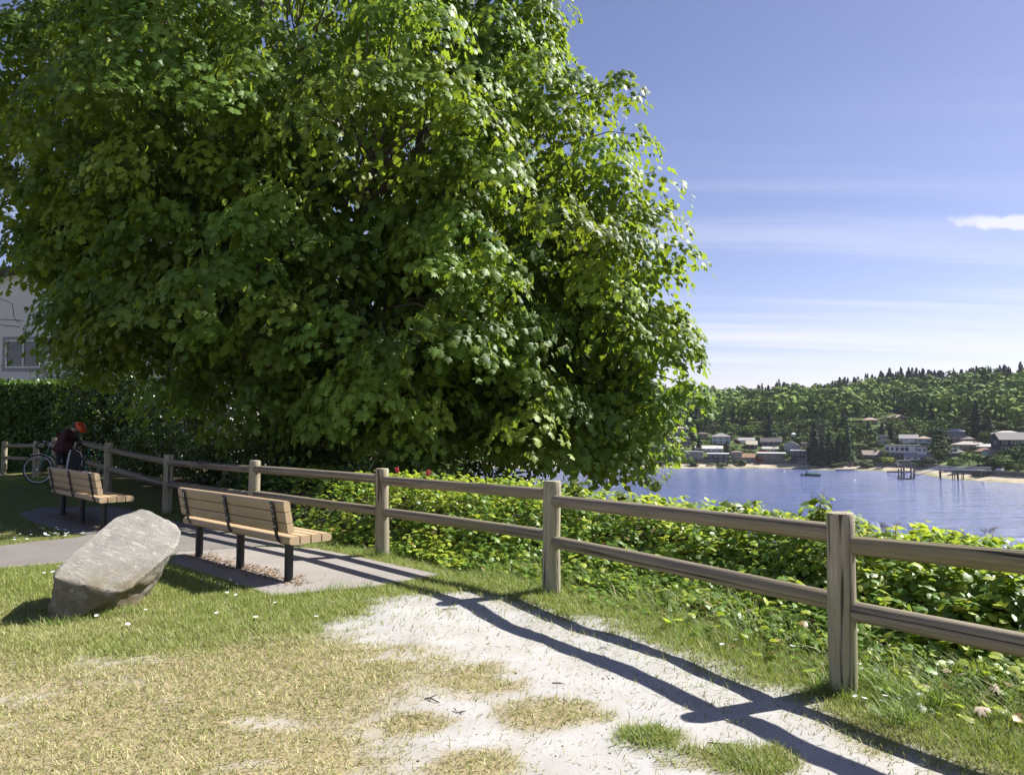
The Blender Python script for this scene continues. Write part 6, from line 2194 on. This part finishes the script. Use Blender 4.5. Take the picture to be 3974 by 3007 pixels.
# gangway: sloping aluminium truss then a level truss bridge
gw = thing('truss_gangway', 'pale metal truss footbridge sloping from the pile dock to the right shore', 'bridge', dk_c)
A = loc7(830, 805, Yd + 2); B = loc7(1110, 728, Yd - 4); Cc = loc7(1795, 742, 330)
segs = [(A, B, 11), (B, Cc, 24)]
for (p0, p1, n) in segs:
    m = MB(); d = (p1 - p0); side = Vector((-d.y, d.x, 0)).normalized() * 0.75
    for sgn in (-1, 1):
        for hz in (0.0, 1.5):
            m.tube([p0 + side * sgn + Vector((0, 0, hz)), p1 + side * sgn + Vector((0, 0, hz))], 0.085, 6)
        for k in range(n):
            q0 = p0.lerp(p1, k / n) + side * sgn; q1 = p0.lerp(p1, (k + 0.5) / n) + side * sgn; q2 = p0.lerp(p1, (k + 1) / n) + side * sgn
            m.tube([q0, q1 + Vector((0, 0, 1.5)), q2], 0.05, 5)
    m.obj('truss', M_GALV, gw)
    m = MB(); m.add([p0 + side, p0 - side, p1 - side, p1 + side], [(0, 1, 2, 3)]); m.add([p0 + side - Vector((0, 0, .15)), p0 - side - Vector((0, 0, .15)), p1 - side - Vector((0, 0, .15)), p1 + side - Vector((0, 0, .15))], [(3, 2, 1, 0)])
    m.obj('walkway', M_DECKW, gw)
for x, y0, y1 in ((1147, 745, 855), (1370, 745, 855)):
    q = wpt(*c7(x, y1)) - dk_c; t = loc7(x, y0, q.y + dk_c.y)
    MB().tube([(q.x, q.y, -2), (q.x, q.y, t.z)], 0.42, 10).obj('pile', M_PILE, gw, smooth=True)
for x in (1300, 1325, 1420, 1440):
    t = loc7(x, 742, 340); MB().tube([(t.x, t.y, -2), (t.x, t.y, t.z)], 0.2, 8).obj('pier_leg', M_PILE, gw)

# abutment with a covered white boat
ab = far_hit(3880, 1822)
m = MB(); q0, q1 = far_hit(3810, 1852, 250), far_hit(3990, 1858, 250)
tz = W(3850, 1828, q0.y).z
abut = thing('shore_abutment', 'dark timber bulkhead carrying the gangway end and the covered boat', 'bulkhead', ((q0.x + q1.x) / 2, q0.y + 2, ZW))
m.box((0, 2, (tz - ZW) / 2), (q1.x - q0.x, 7, tz - ZW)); m.obj('wall', M_PILE, abut)
m = MB()
for k in range(9):
    m.box((-(q1.x - q0.x) / 2 + (q1.x - q0.x) * k / 8, -1.7, (tz - ZW) / 2), (0.35, 0.35, tz - ZW + 0.2))
m.obj('posts', M_PILEG, abut)
cb = Vector((W(3883, 1826, q0.y + 1.2).x, q0.y + 1.2, tz))
cbt = thing('covered_boat', 'small boat under a white cover on the dark bulkhead', 'boat', cb, 0.1)
m = MB(); vs_ = []
for t, hw, h_ in ((-2.3, 0.3, 0.8), (-1.6, 0.8, 1.1), (0, 1.0, 1.25), (1.4, 0.8, 1.05), (2.2, 0.25, 0.8)):
    vs_ += [(t, -hw, 0.35), (t, -hw * 0.6, h_ * 0.85), (t, 0, h_), (t, hw * 0.6, h_ * 0.85), (t, hw, 0.35)]
fs = []
for i in range(4):
    for j in range(4):
        fs.append((i * 5 + j, i * 5 + j + 1, (i + 1) * 5 + j + 1, (i + 1) * 5 + j))
fs += [(0, 1, 2, 3, 4), (24, 23, 22, 21, 20)]
m.add(vs_, fs); m.obj('cover', M_WHITE, cbt, smooth=True)
m = MB(); m.box((0, 0, 0.2), (3.8, 1.2, 0.4)); m.obj('hull', M_PILE, cbt)

# low dark float behind, short dock and stairs on the left beach, white posts by the maroon house
q = wpt(*c7(660, 762)); t = thing('low_float', 'long low dark float lying behind the pile dock', 'dock', q)
MB().box((0, 0, 0.2), (14.5, 2.2, 0.6)).obj('deck', M_PILE, t); m = MB(); m.box((0, 0, 0.6), (14.2, 2.0, 0.08)); m.obj('boards', M_DECKW, t)
q = wpt(*c7(60, 735)); e_ = far_hit(*c7(300, 655)); t = thing('short_dock', 'short sloping wooden dock on the beach below the brown house', 'dock', q)
d = e_ - q; sd_ = Vector((-d.y, d.x, 0)).normalized() * 1.2
m = MB(); m.box((-5.5, 0, 0.35), (9, 2.6, 0.5)); m.obj('float', M_DECKW, t)
m = MB(); m.add([sd_, -sd_, d - sd_, d + sd_, sd_ + Vector((0, 0, .5)), -sd_ + Vector((0, 0, .5)), d - sd_ + Vector((0, 0, .5)), d + sd_ + Vector((0, 0, .5))], [(3, 2, 1, 0), (4, 5, 6, 7), (0, 1, 5, 4), (1, 2, 6, 5), (2, 3, 7, 6), (3, 0, 4, 7)]); m.obj('ramp', M_DECKW, t)
m = MB()
for k in range(6):
    for sg in (-1, 1):
        p_ = d * (k / 5) + sd_ * sg; m.tube([p_, p_ + Vector((0, 0, 1.6))], 0.07, 5)
m.obj('railing_posts', M_PILEG, t)
q = far_hit(3295, 1812); t = thing('beach_stairs', 'brown wooden stairs from the garden to the beach beside the conifers', 'stairs', q, 0.5)
m = MB()
for k in range(9):
    m.box((k * 0.55, 0, 0.2 + k * 0.36), (0.6, 1.6, 0.12))
m.obj('treads', M_DECKW, t)
m = MB()
for sg in (-0.8, 0.8):
    m.tube([(0, sg, 1.2), (4.6, sg, 4.3)], 0.08, 5); m.tube([(0, sg, 0), (4.6, sg, 3.1)], 0.12, 5)
    for k in range(4):
        m.tube([(k * 1.5, sg, -1.2), (k * 1.5, sg, 1.2 + k * 1.0)], 0.08, 5)
m.obj('railing', M_DECKW, t)
q = far_hit(2532, 1813, 380); t = thing('boat_lift', 'white twin-post boat lift on the beach below the maroon house', 'boat lift', q)
m = MB()
for sx in (-1.1, 1.1):
    m.tube([(sx, 0, -0.5), (sx, 0, 3.6)], 0.28, 8)
m.obj('post', M_WHITE, t)
m = MB(); m.box((0, 0, 2.2), (2.2, 0.3, 0.35)); m.box((0, 0.4, 0.4), (2.6, 1.6, 0.3)); m.obj('crossbeam', M_WHITE, t)
# white flagpole sail / furled umbrella by the villa
q = far_hit(3556, 1720); t = thing('furled_umbrella', 'tall furled white garden umbrella beside the white villa', 'umbrella', q)
MB().lathe([(0.08, 0), (0.08, 1.4), (0.75, 1.6), (0.45, 3.6), (0.08, 6.0)], 10).obj('canopy', M_WHITE, t, smooth=True)
# white gazebo frame on the beach lawn
q = far_hit(3510, 1806); t = thing('beach_pavilion', 'white framed swing seat on the edge of the far lawn', 'pavilion', q)
m = MB(); wv_ = 6.5
for sx in (-wv_ / 2, wv_ / 2):
    for sy in (0, 2.2):
        m.tube([(sx, sy, -1), (sx, sy, 2.6)], 0.09, 6)
for sy in (0, 2.2):
    m.tube([(-wv_ / 2, sy, 2.6), (wv_ / 2, sy, 2.6)], 0.09, 6)
m.obj('frame', M_GALV, t)
m = MB(); m.box((0, 1.1, 0.35), (wv_, 2.2, 0.3)); m.box((0, 2.1, 0.8), (wv_ * 0.9, 0.15, 0.7)); m.obj('platform', M_WHITE, t)

# ------------------------------------------------------------------ air
def air_mat():
    t = NT('harbour_air')
    pv = t.node('ShaderNodeVolumePrincipled', {'Color': (0.80, 0.84, 0.95), 'Density': 0.00006, 'Anisotropy': 0.1})
    t.l.new(pv.outputs[0], t.out.inputs['Volume'])
    return t.m


MB().box((100, 500, 30), (2400, 2400, 125)).obj('haze', air_mat())['kind'] = 'stuff'

# ------------------------------------------------------------------ small things on the ground
M_TWIG = simple('dead_twig_bark', (0.075, 0.045, 0.03), 0.9, (0.12, 0.08, 0.05), 40)


def twig(px, py, segs, label, r=0.004):
    p = G(px, py); z = gz1(p.x, p.y)
    root = thing('twig', label, 'twig', (p.x, p.y, z + r), 0, 'fallen twigs on the sand')
    for k, pts in enumerate(segs):
        MB().tube([Vector((a, b, c)) for a, b, c in pts], [r * (1 - 0.6 * i / len(pts)) for i in range(len(pts))], 6).obj('stem', M_TWIG, root, smooth=True)


def K(x, y):                                                   # 1100,2250 crop at scale 1.3825
    return 1100 + x / 1.3825, 2250 + y / 1.3825


twig(*K(785, 648), [[(-0.03, 0, 0), (0, 0, .006), (0.035, 0.03, .012)], [(0, 0, .006), (0.02, -0.035, .01), (0.06, -0.06, 0.0)]], 'forked dark twig lying in the middle of the sand', 0.005)
twig(*K(930, 715), [[(-0.015, 0.035, .01), (0, 0, 0), (0.05, 0.005, .004)], [(0.02, 0, 0), (0.045, -0.015, .012)]], 'small crooked twig near the forked one')
twig(*K(890, 158), [[(-0.06, 0, 0), (0.0, 0.01, .003), (0.07, 0.02, 0)]], 'straight thin twig at the tip of a post shadow')
twig(*K(1475, 573), [[(-0.035, 0.01, 0), (0.03, -0.01, 0.004)]], 'short straight twig right of the sand centre')
twig(2790, 2885, [[(-0.05, 0.02, 0), (0.05, -0.01, 0.003)]], 'short pale twig near the rail shadow')
twig(*K(1735, 378), [[(-0.05, 0.012, 0), (0.0, 0.0, .004), (0.0, -0.03, 0)]], 'hooked twig between the two rail shadows')

# dead brown leaves by the nearest post and under the sunlit bench
M_DEAD = leaf_mat('dead_leaf', 0.15, 0.6, 0.3, (0.4, 0.25, 0.1))
dl_cols = [(0.30, 0.15, 0.07), (0.42, 0.27, 0.15), (0.55, 0.45, 0.33), (0.20, 0.10, 0.05)]
dl_me = [fast_mesh('dead_leaf', MAPLE_V * np.array([1, 1, 2.2]), MAPLE_F, M_DEAD, {'col': np.tile(np.array([*c_, 1.0]), (len(MAPLE_V), 1))}) for c_ in dl_cols]


def M4(x, y):                                                 # 2500,2300 crop at scale 1.5007
    return 2500 + x / 1.5007, 2300 + y / 1.5007


spots = [(1760, 420, 0, .11, 'upright brown maple leaf in the grass right of the nearest post'), (1790, 480, 2, .10, 'pale curled dead leaf below the upright brown one'), (1740, 540, 0, .09, 'brown dead leaf low in the grass right of the nearest post'), (1820, 500, 2, .08, 'small pale dead leaf right of the curled one'), (1660, 540, 2, .07, 'small pale dead leaf left of the brown ones'),
         (1930, 660, 2, .13, 'large pale dead leaf lowest in the grass right of the nearest post'), (2010, 530, 1, .08, 'tan dead leaf near the picture edge'), (2050, 590, 2, .09, 'pale dead leaf near the picture edge'), (2180, 690, 3, .08, 'dark dead leaf at the picture edge'), (735, 345, 1, .07, 'tan dead leaf in the grass left of the nearest post'), (590, 145, 2, .08, 'pale dead leaf under the second rail span'), (510, 80, 2, .06, 'white petal-like dead leaf under the second rail span'), (300, 85, 2, .05, 'small white dead leaf far along the second rail span')]
for k, (x, y, ci, sz, lab) in enumerate(spots):
    p = G(*M4(x, y), 0.08)
    o = link('dead_leaf', dl_me[ci], None, (p.x, p.y, max(gz1(p.x, p.y) + 0.06, 0.07)), (random.uniform(0.2, 0.9), random.uniform(-.4, .4), random.uniform(0, 6)))
    o.scale = (sz * 0.75, sz * 0.75, sz * 0.75)
    tag(o, lab, 'dead leaf', 'dead maple leaves in the grass')
p = G(1335, 2305)
# leaf litter in a strip under both benches
def litter():
    parts = []
    for legs, n in (([(-3.77, 9.31), (-2.28, 7.88)], 900), ([(-7.53, 12.97), (-6.12, 11.55)], 700)):
        a, b = np.array(legs[0]), np.array(legs[1])
        d = (b - a) / np.linalg.norm(b - a); nn = np.array([-d[1], d[0]])
        t = RNG.uniform(-0.25, np.linalg.norm(b - a) + 0.25, n)
        off_ = RNG.normal(0.06, 0.11, n)
        xy = a + d * t[:, None] + nn * off_[:, None]
        z = gz(xy[:, 0], xy[:, 1], False) + 0.026 + RNG.uniform(0, 0.012, n)
        tt = np.stack([RNG.normal(size=n), RNG.normal(size=n), RNG.normal(0, 0.15, n)], 1)
        nr = np.stack([RNG.normal(0, 0.3, n), RNG.normal(0, 0.3, n), np.ones(n)], 1)
        c = np.array([0.21, 0.135, 0.075])[None] * RNG.uniform(0.3, 1.9, (n, 1))
        parts.append(scatter(LEAF_V, LEAF_F, np.stack([xy[:, 0], xy[:, 1], z], 1), frames(tt, nr), RNG.uniform(0.018, 0.05, n), c))
    return join(parts)


v, f, c = litter()
stuff(link('leaf_litter', fast_mesh('leaf_litter', v, f, M_DEAD, {'col': c})), 'brown dead leaf litter gathered around the bench legs', 'leaf litter')

# white lawn daisies: small discs on short stalks
def daisies():
    parts = []
    groups = [((V2(505, 1262)), .25, 9), ((V2(520, 1275)), .2, 5), ((V2(345, 1325)), .5, 4), ((V2(640, 1330)), .5, 4), ((V2(150, 1165)), .4, 22), ((V2(95, 1160)), .5, 16), ((V2(140, 1085)), .5, 14), ((V2(40, 1180)), .4, 12), ((V2(1850, 1455)), .2, 12), ((V2(1950, 1540)), .25, 6), ((V2(150, 1235)), .3, 14), ((V2(1700, 1400)), .4, 8), ((V2(215, 1150)), .3, 18)]
    a8 = np.arange(8) * PI / 4
    tv = np.concatenate([[(0, 0, 0.012)], np.stack([np.cos(a8), np.sin(a8), 0 * a8 + 0.1], 1)])
    tf = np.array([(0, i + 1, (i + 1) % 8 + 1) for i in range(8)])
    for (pp, r, n) in groups:
        c = G(*pp)
        x = c.x + RNG.normal(0, r * 0.6, n); y = c.y + RNG.normal(0, r * 0.6, n)
        k = offpad(x, y, 0.02); x, y = x[k], y[k]; n = len(x)
        if n == 0:
            continue
        nr = np.stack([RNG.normal(0.1, 0.3, n), RNG.normal(-0.1, 0.3, n), np.ones(n)], 1)
        parts.append(scatter(tv, tf, np.stack([x, y, gz(x, y) + RNG.uniform(0.04, 0.07, n)], 1), frames(np.stack([RNG.normal(size=n), RNG.normal(size=n), 0 * x], 1), nr), RNG.uniform(0.009, 0.014, n) * (1 + c.y / 14), np.full((n, 3), 0.72)))
    return join(parts)


v, f, c = daisies()
stuff(link('daisies', fast_mesh('daisies', v, f, M_DEAD, {'col': c})), 'tiny white daisies sprinkled over the lawn', 'daisies')

# pebbles and crumbs on the sand
def pebbles():
    n = 2600
    y = np.sqrt(RNG.uniform(2.4 ** 2, 8 ** 2, n)); x = RNG.uniform(-0.4, 0.6, n) * y
    k = dirt_mask(x, y) > 0.5; x, y = x[k], y[k]; n = len(x)
    tv = np.array([(1, 0, 0), (-1, 0.1, 0), (0, 1, 0.1), (0.1, -1, 0), (0, 0, 0.8), (0, 0, -0.5)], float)
    tf = np.array([(0, 2, 4), (2, 1, 4), (1, 3, 4), (3, 0, 4), (2, 0, 5), (1, 2, 5), (3, 1, 5), (0, 3, 5)])
    sz = RNG.uniform(0.002, 0.006, n) * np.where(RNG.uniform(0, 1, n) < 0.05, 2.0, 1)
    c = np.array([0.26, 0.22, 0.18])[None] * RNG.uniform(0.4, 1.6, (n, 1))
    return scatter(tv, tf, np.stack([x, y, gz(x, y) + 0.001], 1), frames(RNG.normal(size=(n, 3)), np.tile([0.1, 0.2, 1.0], (n, 1))), sz, c)


v, f, c = pebbles()
stuff(link('pebbles', fast_mesh('pebbles', v, f, M_DEAD, {'col': c})), 'small pebbles and crumbs scattered over the bare sand', 'pebbles')
